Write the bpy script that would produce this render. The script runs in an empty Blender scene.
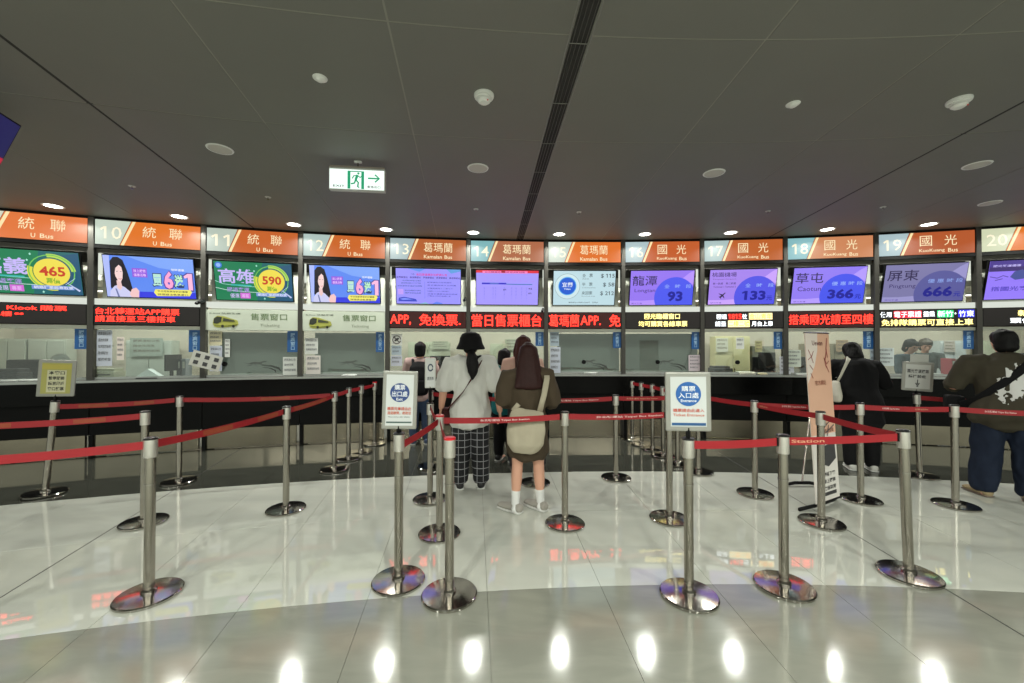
import bpy, bmesh, math, random
from mathutils import Vector, Matrix, noise
random.seed(7)
S = bpy.context.scene
COL = S.collection
PI = math.pi

# ------------------------------------------------------------------ camera, world, exposure
CAM_H, FPX, PITCH = 1.5, 400.0, 0.01175
cam = bpy.data.cameras.new('camera'); cam.sensor_width = 36.0; cam.lens = FPX / 1024 * 36; cam.clip_start = .05
camo = bpy.data.objects.new('camera', cam); COL.objects.link(camo)
camo.location = (0, 0, CAM_H); camo.rotation_euler = (PI / 2 + PITCH, 0, 0)
S.camera = camo
S.view_settings.view_transform = 'Standard'; S.view_settings.look = 'None'
S.view_settings.gamma = 1.0; S.view_settings.use_curve_mapping = False
S.view_settings.exposure = 0.0
world = bpy.data.worlds.new('world'); S.world = world; world.use_nodes = True
bg = world.node_tree.nodes['Background']
bg.inputs[0].default_value = (.94, 1.0, .87, 1); bg.inputs[1].default_value = 0.80
DOWNLIGHT_W, HALL_W, OFFICE_W = 24.0, 96.0, 14.0

# ------------------------------------------------------------------ geometry of the place
CX, CY, R, DA, PH = 1.413, -14.5498, 21.187, 0.06041, 0.66361      # the hall is an arc; booths sit at equal angles
W = R * DA
CEIL = 3.262
def th_(k): return (k - 15 - PH) * DA
def pol(r, k, z=0.0): t = th_(k); return Vector((CX + r * math.sin(t), CY + r * math.cos(t), z))
def ray(x, y):
    u, v = (x - 512) / FPX, -(y - 341.5) / FPX
    c, s = math.cos(PITCH), math.sin(PITCH)
    return Vector((u, c - v * s, s + v * c))
def onz(x, y, z=0.0):
    d = ray(x, y); t = (z - CAM_H) / d.z
    return Vector((d.x * t, d.y * t, z))
RC = R * math.cos(DA / 2)
def frame(n, off=0.0): return th_(n + .5), pol(RC + off, n + .5)
def bp(n, x, y, off=0.0):                       # pixel -> (local x, z) on the plane of booth n
    t = th_(n + .5); d = ray(x, y)
    nx, ny = math.sin(t), math.cos(t)
    tt = (RC + off - (-CX * nx - CY * ny)) / (d.x * nx + d.y * ny)
    px, py = d.x * tt - CX, d.y * tt - CY
    return px * math.cos(t) - py * math.sin(t), CAM_H + d.z * tt

NUMW = {9: 'nine', 10: 'ten', 11: 'eleven', 12: 'twelve', 13: 'thirteen', 14: 'fourteen', 15: 'fifteen', 16: 'sixteen', 17: 'seventeen', 18: 'eighteen', 19: 'nineteen', 20: 'twenty'}

# ------------------------------------------------------------------ materials
def lin(c): return tuple(((v / 255) / 12.92 if v / 255 <= .04045 else ((v / 255 + .055) / 1.055) ** 2.4) for v in c)
MATS = {}
def M(name, c, rough=.5, metal=0., emit=0., spec=.5, var=0., vscale=6., bump=0., bscale=40., alpha=1.):
    if name in MATS: return MATS[name]
    m = bpy.data.materials.new(name); m.use_nodes = True; nt = m.node_tree
    b = nt.nodes['Principled BSDF']; l = lin(c)
    b.inputs['Roughness'].default_value = rough; b.inputs['Metallic'].default_value = metal
    b.inputs['Specular IOR Level'].default_value = spec
    if emit:
        b.inputs['Base Color'].default_value = (.01, .01, .01, 1)
        b.inputs['Emission Color'].default_value = (*l, 1); b.inputs['Emission Strength'].default_value = emit
    else:
        b.inputs['Base Color'].default_value = (*l, 1)
    if var or bump:
        tc = nt.nodes.new('ShaderNodeTexCoord')
    if var:
        nz = nt.nodes.new('ShaderNodeTexNoise'); nz.inputs['Scale'].default_value = vscale; nz.inputs['Detail'].default_value = 5
        mx = nt.nodes.new('ShaderNodeMix'); mx.data_type = 'RGBA'
        mx.inputs[6].default_value = (*[v * (1 - var) for v in l], 1); mx.inputs[7].default_value = (*[min(1, v * (1 + var)) for v in l], 1)
        nt.links.new(tc.outputs['Object'], nz.inputs['Vector']); nt.links.new(nz.outputs['Fac'], mx.inputs[0])
        nt.links.new(mx.outputs[2], b.inputs['Emission Color' if emit else 'Base Color'])
    if bump:
        nb = nt.nodes.new('ShaderNodeTexNoise'); nb.inputs['Scale'].default_value = bscale; nb.inputs['Detail'].default_value = 4
        bu = nt.nodes.new('ShaderNodeBump'); bu.inputs['Strength'].default_value = bump; bu.inputs['Distance'].default_value = .01
        nt.links.new(tc.outputs['Object'], nb.inputs['Vector']); nt.links.new(nb.outputs['Fac'], bu.inputs['Height'])
        nt.links.new(bu.outputs[0], b.inputs['Normal'])
    MATS[name] = m
    return m
def E(c, s=1.0): return M('glow_%d_%d_%d_%.2f' % (*c, s), c, rough=.4, emit=s, spec=.3)   # lit screens and light boxes
def P(c, rough=.6): return M('print_%d_%d_%d' % c, c, rough=rough)                          # printed ink
def glass_mat(name, tint=(235, 240, 238), gloss=.07, rough=.02):
    m = bpy.data.materials.new(name); m.use_nodes = True; nt = m.node_tree; nt.nodes.clear()
    o = nt.nodes.new('ShaderNodeOutputMaterial'); mx = nt.nodes.new('ShaderNodeMixShader'); t = nt.nodes.new('ShaderNodeBsdfTransparent'); g = nt.nodes.new('ShaderNodeBsdfGlossy')
    t.inputs[0].default_value = (*lin(tint), 1); g.inputs['Roughness'].default_value = rough; mx.inputs[0].default_value = gloss
    nt.links.new(t.outputs[0], mx.inputs[1]); nt.links.new(g.outputs[0], mx.inputs[2]); nt.links.new(mx.outputs[0], o.inputs[0])
    return m
def stone(name, c1, c2, rough, scale=.7, vein=.5, spec=.5):
    m = bpy.data.materials.new(name); m.use_nodes = True; nt = m.node_tree; b = nt.nodes['Principled BSDF']
    tc = nt.nodes.new('ShaderNodeTexCoord'); mp = nt.nodes.new('ShaderNodeMapping'); mp.inputs['Rotation'].default_value = (0, 0, .9); mp.inputs['Scale'].default_value = (1, 3.2, 1)
    n1 = nt.nodes.new('ShaderNodeTexNoise'); n1.inputs['Scale'].default_value = scale; n1.inputs['Detail'].default_value = 7; n1.inputs['Distortion'].default_value = 1.2
    rp = nt.nodes.new('ShaderNodeValToRGB'); rp.color_ramp.elements[0].position = .36; rp.color_ramp.elements[0].color = (*lin(c2), 1)
    rp.color_ramp.elements[1].position = .36 + .22 / max(vein, .1); rp.color_ramp.elements[1].color = (*lin(c1), 1)
    n2 = nt.nodes.new('ShaderNodeTexNoise'); n2.inputs['Scale'].default_value = 9; n2.inputs['Detail'].default_value = 3
    mr = nt.nodes.new('ShaderNodeMapRange'); mr.inputs[3].default_value = rough * .7; mr.inputs[4].default_value = rough * 1.35
    nt.links.new(tc.outputs['Object'], mp.inputs[0]); nt.links.new(mp.outputs[0], n1.inputs['Vector']); nt.links.new(n1.outputs['Fac'], rp.inputs[0]); nt.links.new(rp.outputs[0], b.inputs['Base Color'])
    nt.links.new(tc.outputs['Object'], n2.inputs['Vector']); nt.links.new(n2.outputs['Fac'], mr.inputs[0]); nt.links.new(mr.outputs[0], b.inputs['Roughness'])
    b.inputs['Specular IOR Level'].default_value = spec
    return m
m_white = stone('white_marble', (200, 201, 191), (184, 186, 177), .022, vein=.55, spec=1.0)
m_grey = stone('grey_granite', (142, 143, 132), (130, 131, 121), .10, scale=2.5, spec=.7)
m_dark = stone('dark_granite', (70, 71, 64), (58, 59, 53), .04, scale=2.5, spec=.5)
m_grout = M('grout', (120, 120, 112), .7, var=.2)
m_joint = M('joint_rubber', (52, 52, 50), .7, var=.2)
m_ceil = M('ceiling_paint', (112, 112, 106), .55, var=.06, vscale=2.5, bump=.03, bscale=60)
m_gap = M('ceiling_gap', (140, 140, 130), .7, var=.1)
m_gapdark = M('ceiling_gap_dark', (40, 40, 38), .8, var=.1)
m_post = M('post_metal', (74, 72, 68), .38, metal=.6, var=.08, vscale=3)
m_header = M('header_metal', (96, 93, 87), .5, metal=.2, var=.05)
m_cream = M('backing_white', (222, 224, 212), .6, var=.03)
m_black = M('black_gloss', (9, 9, 9), .22, var=.2, spec=.12)
m_blackm = M('black_matt', (14, 14, 14), .5, var=.2, spec=.15)
m_plastic = M('grey_plastic', (196, 198, 192), .45, var=.04)
m_steel = M('brushed_steel', (166, 161, 151), .2, metal=1., var=.06, vscale=20, bump=.02, bscale=150)
m_steelbase = M('polished_steel', (176, 172, 166), .12, metal=1., var=.14, vscale=9, bump=.05, bscale=18)
m_kick = M('kick_steel', (158, 150, 132), .24, metal=1., var=.2, vscale=3, bump=.25, bscale=3)
m_edge = M('counter_edge', (168, 172, 168), .25, metal=.3, var=.05)
m_belt = M('belt_red', (150, 15, 26), .55, var=.12, vscale=15, bump=.05, bscale=300)
m_beltgold = M('belt_worn_gold', (150, 66, 38), .6, var=.15, vscale=20)
m_white_p = M('white_plastic', (226, 228, 224), .4, var=.03)
m_glass = glass_mat('window_glass')
m_blind = M('roller_blind', (138, 143, 136), .7, var=.06, vscale=8, bump=.04, bscale=120)

# ------------------------------------------------------------------ mesh helpers
def link(name, mesh, mat=None, parent=None, smooth=False):
    o = bpy.data.objects.new(name, mesh); COL.objects.link(o)
    if mat is not None and not mesh.materials: mesh.materials.append(mat)
    if parent is not None: o.parent = parent
    if smooth: mesh.shade_smooth()
    return o
def obj(name, bm, mat, parent=None, smooth=False):
    bmesh.ops.recalc_face_normals(bm, faces=bm.faces)
    me = bpy.data.meshes.new(name); bm.to_mesh(me); bm.free()
    return link(name, me, mat, parent, smooth)
def thing(name, label, cat, loc=(0, 0, 0), rot=(0, 0, 0), group=None, kind=None):
    o = bpy.data.objects.new(name, None); COL.objects.link(o); o.empty_display_size = .1
    o.location = loc; o.rotation_euler = rot
    return tag(o, label, cat, group, kind)
def tag(o, label=None, cat=None, group=None, kind=None):
    if label: o['label'] = ' '.join(NUMW[int(w)] if w.isdigit() and int(w) in NUMW else (NUMW[int(w[:-1])] + ',' if w[:-1].isdigit() and w[-1] == ',' and int(w[:-1]) in NUMW else w) for w in label.split())
    if cat: o['category'] = cat
    if group: o['group'] = group
    if kind: o['kind'] = kind
    return o
def struct(name, label, loc=(0, 0, 0), rot=(0, 0, 0)): return thing(name, label, name.split('_')[0], loc, rot, None, 'structure')
def bx(bm, x0, y0, z0, x1, y1, z1, bevel=0.):
    r = bmesh.ops.create_cube(bm, size=1.0); vs = r['verts']
    for v in vs: v.co = Vector(((x0 + x1) / 2 + v.co.x * (x1 - x0), (y0 + y1) / 2 + v.co.y * (y1 - y0), (z0 + z1) / 2 + v.co.z * (z1 - z0)))
    if bevel:
        es = {e for v in vs for e in v.link_edges}
        bmesh.ops.bevel(bm, geom=list(es), offset=bevel, segments=2, affect='EDGES', profile=.6)
    return bm
def box(name, x0, y0, z0, x1, y1, z1, mat, parent=None, bevel=0.): return obj(name, bx(bmesh.new(), x0, y0, z0, x1, y1, z1, bevel), mat, parent)
def prism(bm, pts, y0, y1):                     # polygon in xz pushed from y0 (front) to y1 (back)
    a = [bm.verts.new((p[0], y0, p[1])) for p in pts]; b = [bm.verts.new((p[0], y1, p[1])) for p in pts]
    bm.faces.new(a); bm.faces.new(b[::-1]); n = len(pts)
    for i in range(n): bm.faces.new((a[i], b[i], b[(i + 1) % n], a[(i + 1) % n]))
    return bm
def poly(name, pts, y, mat, parent, t=.0015): return obj(name, prism(bmesh.new(), pts, y - t, y), mat, parent)
def rect(name, x0, z0, x1, z1, y, mat, parent, t=.0015): return poly(name, [(x0, z0), (x1, z0), (x1, z1), (x0, z1)], y, mat, parent, t)
def ell(cx, cz, a, b, n=28, a0=0, a1=2 * PI): return [(cx + a * math.cos(a0 + (a1 - a0) * i / n), cz + b * math.sin(a0 + (a1 - a0) * i / n)) for i in range(n if a1 - a0 >= 2 * PI - .01 else n + 1)]
def ringpts(cx, cz, a, b, wd, a0, a1, n=24): return ell(cx, cz, a, b, n, a0, a1) + ell(cx, cz, a - wd, b - wd * b / a, n, a0, a1)[::-1]
def stroke(pts, w):                             # a thick line as one polygon
    l, r = [], []
    for i, p in enumerate(pts):
        q0, q1 = pts[max(0, i - 1)], pts[min(len(pts) - 1, i + 1)]
        d = Vector((q1[0] - q0[0], q1[1] - q0[1])); d = d.normalized() if d.length else Vector((1, 0)); ww = w[i] if isinstance(w, (list, tuple)) else w
        l.append((p[0] - d.y * ww / 2, p[1] + d.x * ww / 2)); r.append((p[0] + d.y * ww / 2, p[1] - d.x * ww / 2))
    return l + r[::-1]
TXT = {}
def text_verts(s, bold=0.):
    if (s, bold) not in TXT:
        c = bpy.data.curves.new('t', 'FONT'); c.body = s; c.resolution_u = 2; c.offset = bold
        o = bpy.data.objects.new('t', c); COL.objects.link(o)
        dg = bpy.context.evaluated_depsgraph_get(); dg.update()
        me = bpy.data.meshes.new_from_object(o.evaluated_get(dg))
        vs = [(v.co.x, v.co.y) for v in me.vertices]; fs = [tuple(p.vertices) for p in me.polygons]
        bpy.data.objects.remove(o); bpy.data.curves.remove(c); bpy.data.meshes.remove(me)
        if all(ch in '0123456789$ .' for ch in s):          # give the figure one its flag
            for i in range(len(vs) - 3):
                q = vs[i:i + 4]; x0_, x1_ = min(v[0] for v in q), max(v[0] for v in q); y0_, y1_ = min(v[1] for v in q), max(v[1] for v in q)
                if .08 < x1_ - x0_ < .25 and y1_ - y0_ > .6 and all(min(v[0] - x0_, x1_ - v[0]) < .001 and min(v[1] - y0_, y1_ - v[1]) < .001 for v in q):
                    n = len(vs); vs += [(x0_, y1_), (x0_ - .17, y1_ - .13), (x0_ - .13 , y1_ - .23), (x0_, y1_ - .13 - bold)]; fs.append((n, n + 1, n + 2, n + 3))
        TXT[(s, bold)] = vs, fs
    return TXT[(s, bold)]
def text(name, s, x0, z0, x1, z1, y, mat, parent, bold=.012, keep=False, fn=None):
    if '　' in s and fn is None:                  # words set apart are pieces of their own
        n = len(s); i = 0
        while i < n:
            if s[i] == '　': i += 1; continue
            j = i
            while j < n and s[j] != '　': j += 1
            o = text(name, s[i:j], x0 + (x1 - x0) * i / n, z0, x0 + (x1 - x0) * j / n, z1, y, mat, parent, bold); i = j
        return o
    vs, fs = text_verts(s, bold)
    a, b = min(v[0] for v in vs), max(v[0] for v in vs); c, d = min(v[1] for v in vs), max(v[1] for v in vs)
    sx, sz = (x1 - x0) / (b - a), (z1 - z0) / (d - c); ox, oz = x0, z0
    if keep:
        k = min(sx, sz); ox += ((x1 - x0) - k * (b - a)) / 2; oz += ((z1 - z0) - k * (d - c)) / 2; sx = sz = k
    pts = [(ox + (v[0] - a) * sx, oz + (v[1] - c) * sz) for v in vs]
    co = [fn(*p) for p in pts] if fn else [(p[0], y, p[1]) for p in pts]
    me = bpy.data.meshes.new(name); me.from_pydata(co, [], fs); me.update()
    return link(name, me, mat, parent)
def loft(bm, pts, rad, ref=(1, 0, 0), seg=14, cap=True):
    pts = [Vector(p) for p in pts]; rad = [(r, r) if not isinstance(r, (tuple, list)) else r for r in rad]
    ref = Vector(ref)
    if cap:                                      # rounded ends
        d0 = (pts[0] - pts[1]).normalized(); d1 = (pts[-1] - pts[-2]).normalized(); a, b = rad[0], rad[-1]
        h0, h1 = min(a) * .5, min(b) * .5
        pts = [pts[0] + d0 * h0 * 1.0, pts[0] + d0 * h0 * .7] + pts + [pts[-1] + d1 * h1 * .7, pts[-1] + d1 * h1]
        rad = [(a[0] * .35, a[1] * .35), (a[0] * .8, a[1] * .8)] + rad + [(b[0] * .8, b[1] * .8), (b[0] * .35, b[1] * .35)]
    rings = []
    for i, p in enumerate(pts):
        t = (pts[min(i + 1, len(pts) - 1)] - pts[max(i - 1, 0)]).normalized()
        rr = ref - t * ref.dot(t)
        if rr.length < .05: rr = Vector((0, 1, 0)) - t * t.y
        rr.normalize(); o = t.cross(rr)
        rings.append([bm.verts.new(p + rr * (rad[i][0] * math.cos(2 * PI * j / seg)) + o * (rad[i][1] * math.sin(2 * PI * j / seg))) for j in range(seg)])
    for a, b in zip(rings, rings[1:]):
        for j in range(seg): bm.faces.new((a[j], a[(j + 1) % seg], b[(j + 1) % seg], b[j]))
    bm.faces.new(rings[0][::-1]); bm.faces.new(rings[-1])
    return bm
def lathe(bm, prof, seg=32, c=(0, 0, 0)):       # prof: (radius, z) from bottom to top, closed at the axis
    rings = []
    for r, z in prof:
        if r < 1e-5: rings.append([bm.verts.new((c[0], c[1], c[2] + z))])
        else: rings.append([bm.verts.new((c[0] + r * math.cos(2 * PI * j / seg), c[1] + r * math.sin(2 * PI * j / seg), c[2] + z)) for j in range(seg)])
    for a, b in zip(rings, rings[1:]):
        for j in range(seg):
            q = [a[j % len(a)], a[(j + 1) % len(a)], b[(j + 1) % len(b)], b[j % len(b)]]; u = []
            for v in q:
                if v not in u: u.append(v)
            if len(u) > 2: bm.faces.new(u)
    return bm
def ball(bm, c, r, seg=14):
    r = r if isinstance(r, (tuple, list)) else (r, r, r)
    q = bmesh.ops.create_uvsphere(bm, u_segments=seg, v_segments=max(6, seg * 2 // 3), radius=1)
    for v in q['verts']: v.co = Vector((c[0] + v.co.x * r[0], c[1] + v.co.y * r[1], c[2] + v.co.z * r[2]))
    return bm
def sector(bm, r0, r1, k0, k1, z0, z1, seg=4):   # a block bounded by two arcs and two radii
    top, bot = [], []
    for r in (r0, r1):
        for i in range(seg + 1):
            k = k0 + (k1 - k0) * i / seg
            top.append(bm.verts.new(pol(r, k, z1))); bot.append(bm.verts.new(pol(r, k, z0)))
    n = seg + 1
    for i in range(seg):
        bm.faces.new((top[i], top[i + 1], top[n + i + 1], top[n + i])); bm.faces.new((bot[i], bot[n + i], bot[n + i + 1], bot[i + 1]))
        bm.faces.new((top[i], bot[i], bot[i + 1], top[i + 1])); bm.faces.new((top[n + i], top[n + i + 1], bot[n + i + 1], bot[n + i]))
    bm.faces.new((top[0], top[n], bot[n], bot[0])); bm.faces.new((top[seg], bot[seg], bot[n + seg], top[n + seg]))
    return bm
def gapk(r, g): return g / (r * DA)

# ------------------------------------------------------------------ floor
floor = struct('floor', 'polished stone floor with white, grey and dark curved bands')
obj('floor_bed', sector(bmesh.new(), 7.9, 23.6, 4.0, 27.0, -.12, -.004, 40), m_grout, floor)
rows = [8, 11, 13.4, 14.62, 15.86, 17.09, 18.23, 19.36, 20.3, 21.35]
KJ = [11.40 + .6863 * j for j in range(-10, 22)]
for i in range(len(rows) - 1):
    r0, r1 = rows[i], rows[i + 1]
    m = m_grey if r1 <= 17.1 else (m_white if r1 <= 19.4 else m_dark)
    for j in range(len(KJ) - 1):
        g0 = .005 if abs(KJ[j] - 11.40) < .01 or abs(KJ[j] - 16.89) < .01 else .0012
        g1 = .005 if abs(KJ[j + 1] - 11.40) < .01 or abs(KJ[j + 1] - 16.89) < .01 else .0012
        if r1 < 14 and j % 2: continue
        j2 = j + 1 if r1 >= 14 else min(j + 2, len(KJ) - 1)
        o = obj('floor_tile', sector(bmesh.new(), r0 + .001, r1 - .001, KJ[j] + gapk(r0, g0), KJ[j2] - gapk(r0, g1), -.03, 0, 4), m, floor)
for k in (11.40, 16.89):
    obj('expansion_strip', sector(bmesh.new(), 14.62, 21.3, k - gapk(18, .0045), k + gapk(18, .0045), -.02, -.0012, 1), m_joint, floor)

# ------------------------------------------------------------------ ceiling
ceiling = struct('ceiling', 'dark grey panelled ceiling with thin joints')
obj('ceiling_slab', sector(bmesh.new(), 7.9, 23.6, 4.0, 27.0, CEIL + .0025, CEIL + .12, 40), m_gap, ceiling)
CK = [11.5 + 1.0525 * j for j in range(-7, 15)]
crow = [8, 11, 14.4, 15.65, 16.83, 18.0, 21.45]
DARKK = (11.5, 17.815)
VK = CK[7 + 3]                                   # the joint that holds the long air slot
for i in range(len(crow) - 1):
    for j in range(len(CK) - 1):
        def hg(k): return .012 if min(abs(k - d) for d in DARKK) < .02 else (.065 if abs(k - VK) < .01 else .006)
        obj('ceiling_panel', sector(bmesh.new(), crow[i] + .006, crow[i + 1] - .006, CK[j] + gapk(crow[i + 1], hg(CK[j])), CK[j + 1] - gapk(crow[i + 1], hg(CK[j + 1])), CEIL, CEIL + .014, 5), m_ceil, ceiling)
for k in DARKK: obj('shadow_gap', sector(bmesh.new(), 8, 21.4, k - gapk(18, .02), k + gapk(18, .02), CEIL + .0015, CEIL + .0024, 1), m_gapdark, ceiling)
# long slot diffuser
t = thing('air_slot_diffuser', 'long narrow dark air slot with slats running across the ceiling', 'vent')
obj('slot_box', sector(bmesh.new(), 12, 21.2, VK - gapk(20, .062), VK + gapk(20, .062), CEIL + .0012, CEIL + .0022, 1), m_gapdark, t)
m_slot = M('slot_trim', (120, 120, 114), .5, var=.05)
for s in (-1, 1):
    o = bmesh.new(); a, b = pol(12, VK), pol(21.2, VK); d = (b - a).normalized(); n_ = Vector((d.y, -d.x, 0)) * s
    loft(o, [a + n_ * .062 + Vector((0, 0, CEIL - .001)), b + n_ * .062 + Vector((0, 0, CEIL - .001))], [(.006, .004)] * 2, ref=n_, seg=4, cap=False)
    obj('slot_trim', o, m_slot, t)
for q in range(4):
    o = bmesh.new(); off = (-.038 + .0253 * q)
    loft(o, [a + n_ * off + Vector((0, 0, CEIL - .002)), b + n_ * off + Vector((0, 0, CEIL - .002))], [(.0025, .0035)] * 2, ref=n_, seg=4, cap=False)
    obj('slat', o, M('slot_slat', (88, 86, 82), .5, var=.05), t)
for q in range(16):
    o = bmesh.new(); c = a.lerp(b, (q + .5) / 16) + Vector((0, 0, CEIL - .002))
    loft(o, [c - n_ * .055, c + n_ * .055], [(.004, .003)] * 2, ref=d, seg=4, cap=False); obj('slot_bridge', o, m_slot, t)

# downlights: the lit row above the counter and the rows over the hall behind
m_lens = E((255, 252, 240), 12.0)
dl_trim = bmesh.new(); lathe(dl_trim, [(.082, -.004), (.102, -.006), (.105, 0), (.082, .0)], 28)
dl_lens = bmesh.new(); lathe(dl_lens, [(0, -.010), (.05, -.009), (.082, -.003), (.082, 0), (0, 0)], 28)
me_trim = bpy.data.meshes.new('downlight_trim'); dl_trim.to_mesh(me_trim); me_trim.materials.append(m_white_p)
me_lens = bpy.data.meshes.new('downlight_lens'); dl_lens.to_mesh(me_lens); me_lens.materials.append(m_lens)
def lampdata(name, w, size, color, shape='DISK', sy=None, spread=PI):
    l = bpy.data.lights.new(name, 'AREA'); l.energy = w; l.shape = shape; l.size = size; l.color = color; l.spread = spread
    if sy: l.size_y = sy
    return l
L_DOWN = lampdata('downlight', DOWNLIGHT_W, .12, (.98, 1, .91), spread=2.6)
L_HALL = lampdata('hall_downlight', HALL_W, .3, (.97, 1, .9), spread=2.9)
def downlight(p, L, label, group):
    o = thing('downlight', label, 'light', p, group=group)
    link('trim_ring', me_trim, None, o); link('lens', me_lens, None, o)
    lo = bpy.data.objects.new('lamp', L); COL.objects.link(lo); lo.parent = o; lo.location = (0, 0, -.016)
for k in (8.8, 9.84, 10.88, 12.0, 13.02, 14.06, 15.13, 16.20, 17.24, 18.33, 19.36, 20.42):
    n = round(k)
    lab = 'lit round downlight in the row over the booths, ' + ('between signs %d and %d' % (n - 1, n) if abs(k - n) < .22 and n > 9 else 'above sign %d' % max(9, int(k)))
    downlight(pol(20.83, k, CEIL), L_DOWN, lab, 'downlights above the booth signs')
for r_ in (14.0, 11.4, 8.9):
    for k in ((9.6, 12.4, 15.2, 18.0, 20.8) if r_ > 12 else (8, 12, 16, 20)):
        downlight(pol(r_, k, CEIL), L_HALL, 'lit round downlight over the open hall', 'downlights over the open hall')

# other ceiling fittings
def disc(p, r, label, group, name='ceiling_speaker'):
    o = thing(name, label, 'speaker', p, group=group)
    obj('grille', lathe(bmesh.new(), [(0, -.008), (r * .8, -.007), (r * .86, -.003), (r * .86, 0), (0, 0)], 32), M('speaker_grille', (196, 194, 186), .6, bump=.2, bscale=400), o)
    obj('rim', lathe(bmesh.new(), [(r * .86, -.006), (r * .97, -.006), (r, 0), (r * .86, 0)], 32), m_white_p, o)
for x, y, lab in ((220, 149, 'before booths 10 and 11'), (478, 168, 'before booths 13 and 14'), (714, 173, 'before booths 16 and 17'), (977, 165, 'out before booth 19'), (990, 203, 'close to sign 20')):
    disc(onz(x, y, CEIL), .105, 'flat round white speaker grille in the ceiling ' + lab, 'ceiling speakers')
for x, y, lab in ((320, 78, 'small round white sensor cap on the ceiling in line with the exit sign'), (793, 104, 'small round white sensor cap between the air slot and the wide ceiling gap')):
    o = thing('ceiling_sensor', lab, 'sensor', onz(x, y, CEIL), group='ceiling sensors')
    obj('cap', lathe(bmesh.new(), [(0, -.022), (.022, -.02), (.036, -.009), (.036, 0), (0, 0)], 24), m_white_p, o, True)
    obj('ring', lathe(bmesh.new(), [(.036, -.006), (.045, -.004), (.046, 0), (.036, 0)], 24), m_white_p, o)
for (x, y), lab in (((484, 95), 'white round smoke detector near the long air slot'), ((959, 100), 'white round smoke detector near the wide dark ceiling gap')):
    o = thing('smoke_detector', lab, 'smoke detector', onz(x, y, CEIL), group='smoke detectors')
    obj('base', lathe(bmesh.new(), [(0, -.02), (.066, -.02), (.07, -.01), (.07, 0), (0, 0)], 28), m_white_p, o)
    obj('chamber', lathe(bmesh.new(), [(0, -.058), (.03, -.057), (.045, -.045), (.047, -.038), (.04, -.034), (.04, -.03), (.05, -.028), (.052, -.02), (0, -.02)], 28), m_white_p, o)
    obj('indicator', ball(bmesh.new(), (.028, -.03, -.052), .005, 8), E((200, 40, 30), .6), o)
for x, y in ((132, 186), (268, 197), (476, 209), (579, 212), (768, 211), (883, 207)):
    o = thing('sprinkler_head', 'tiny ceiling sprinkler head with round plate', 'sprinkler', onz(x, y, CEIL), group='ceiling sprinklers')
    obj('escutcheon', lathe(bmesh.new(), [(0, -.006), (.03, -.006), (.033, 0), (0, 0)], 18), m_plastic, o)
    obj('deflector', lathe(bmesh.new(), [(0, -.03), (.014, -.03), (.014, -.027), (.004, -.026), (.006, -.006), (0, -.006)], 12), m_steel, o)

# ------------------------------------------------------------------ exit sign
p = onz(358, 161, CEIL); te = th_(13.1 + .1)
t = thing('exit_sign', 'lit white and green running man exit sign hanging from the ceiling', 'sign', p, (0, 0, -te - .03))
m_exw, m_exg = E((238, 252, 244), 1.25), E((40, 168, 118), .9)
box('housing', -.255, -.03, -.29, .255, .03, -.078, m_plastic, t, .006)
f_ = rect('face', -.248, -.283, .248, -.098, -.031, m_exw, t, .002)
box('top_channel', -.25, -.026, -.078, .25, .026, -.062, M('exit_channel', (150, 140, 130), .5), t)
obj('stem', loft(bmesh.new(), [(0, 0, -.064), (0, 0, 0)], [.008] * 2, seg=10, cap=False), m_steel, t)
box('ceiling_hook', -.035, -.012, -.02, .035, .012, -.001, m_white_p, t, .004)
y = -.0345
rect('pictogram_door', -.085, -.28, .065, -.112, y, m_exg, f_)
rect('pictogram_opening', -.058, -.28, .040, -.122, y - .002, m_exw, f_)
man = [stroke([(.006, -.150), (-.010, -.195)], .022), stroke([(-.010, -.195), (.014, -.222), (.008, -.26), (.022, -.268)], .014), stroke([(-.010, -.195), (-.022, -.228), (-.052, -.236)], .014), stroke([(.004, -.155), (.03, -.172), (.045, -.16)], .010), stroke([(.002, -.155), (-.028, -.160), (-.042, -.185)], .010)]
bm = bmesh.new()
for s_ in man: prism(bm, s_, y - .0055, y - .004)
prism(bm, ell(.014, -.136, .010, .010, 14), y - .0055, y - .004)
obj('pictogram_man', bm, m_exg, f_)
bm = bmesh.new(); prism(bm, stroke([(.10, -.175), (.20, -.175)], .014), y - .0015, y); prism(bm, stroke([(.165, -.14), (.205, -.175), (.165, -.21)], .014), y - .0035, y - .002)
obj('arrow', bm, m_exg, f_)
text('lettering', 'EXIT', -.215, -.268, -.11, -.248, y - .001, P((40, 60, 55)), f_)
text('lettering', '緊急出口', .095, -.268, .215, -.244, y - .001, P((40, 90, 70)), f_)

# ------------------------------------------------------------------ hanging screen at the far left
c = ray(22, 126) * (3.0 / ray(22, 126).y) + Vector((0, 0, CAM_H))           # its far upper corner
da_, ta_ = math.radians(20), math.radians(20)
MX = Matrix.Translation(c) @ Matrix.Rotation(PI / 2 + da_, 4, 'Z') @ Matrix.Rotation(ta_, 4, 'X')
t = thing('hanging_display', 'slim dark blue display with red strip hanging tilted from the ceiling', 'display', (c.x, c.y, CEIL)); IV = Matrix.Translation((-c.x, -c.y, -CEIL))
def hung(o): o.data.transform(IV @ MX); return o
hung(box('bezel', -1.2, .0, -.35, 0, .05, 0, m_blackm, t, .006))
sc_ = hung(rect('screen', -1.188, -.338, -.012, -.012, -.001, E((26, 28, 84), .9), t)); hung(rect('ticker', -1.188, -.338, -.012, -.285, -.004, E((190, 30, 60), .9), sc_))
q = (IV @ MX) @ Vector((-.6, .03, -.02)); obj('hanger_pole', loft(bmesh.new(), [q, (q.x, q.y, -.001)], [.02] * 2, seg=12, cap=False), m_post, t)

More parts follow.
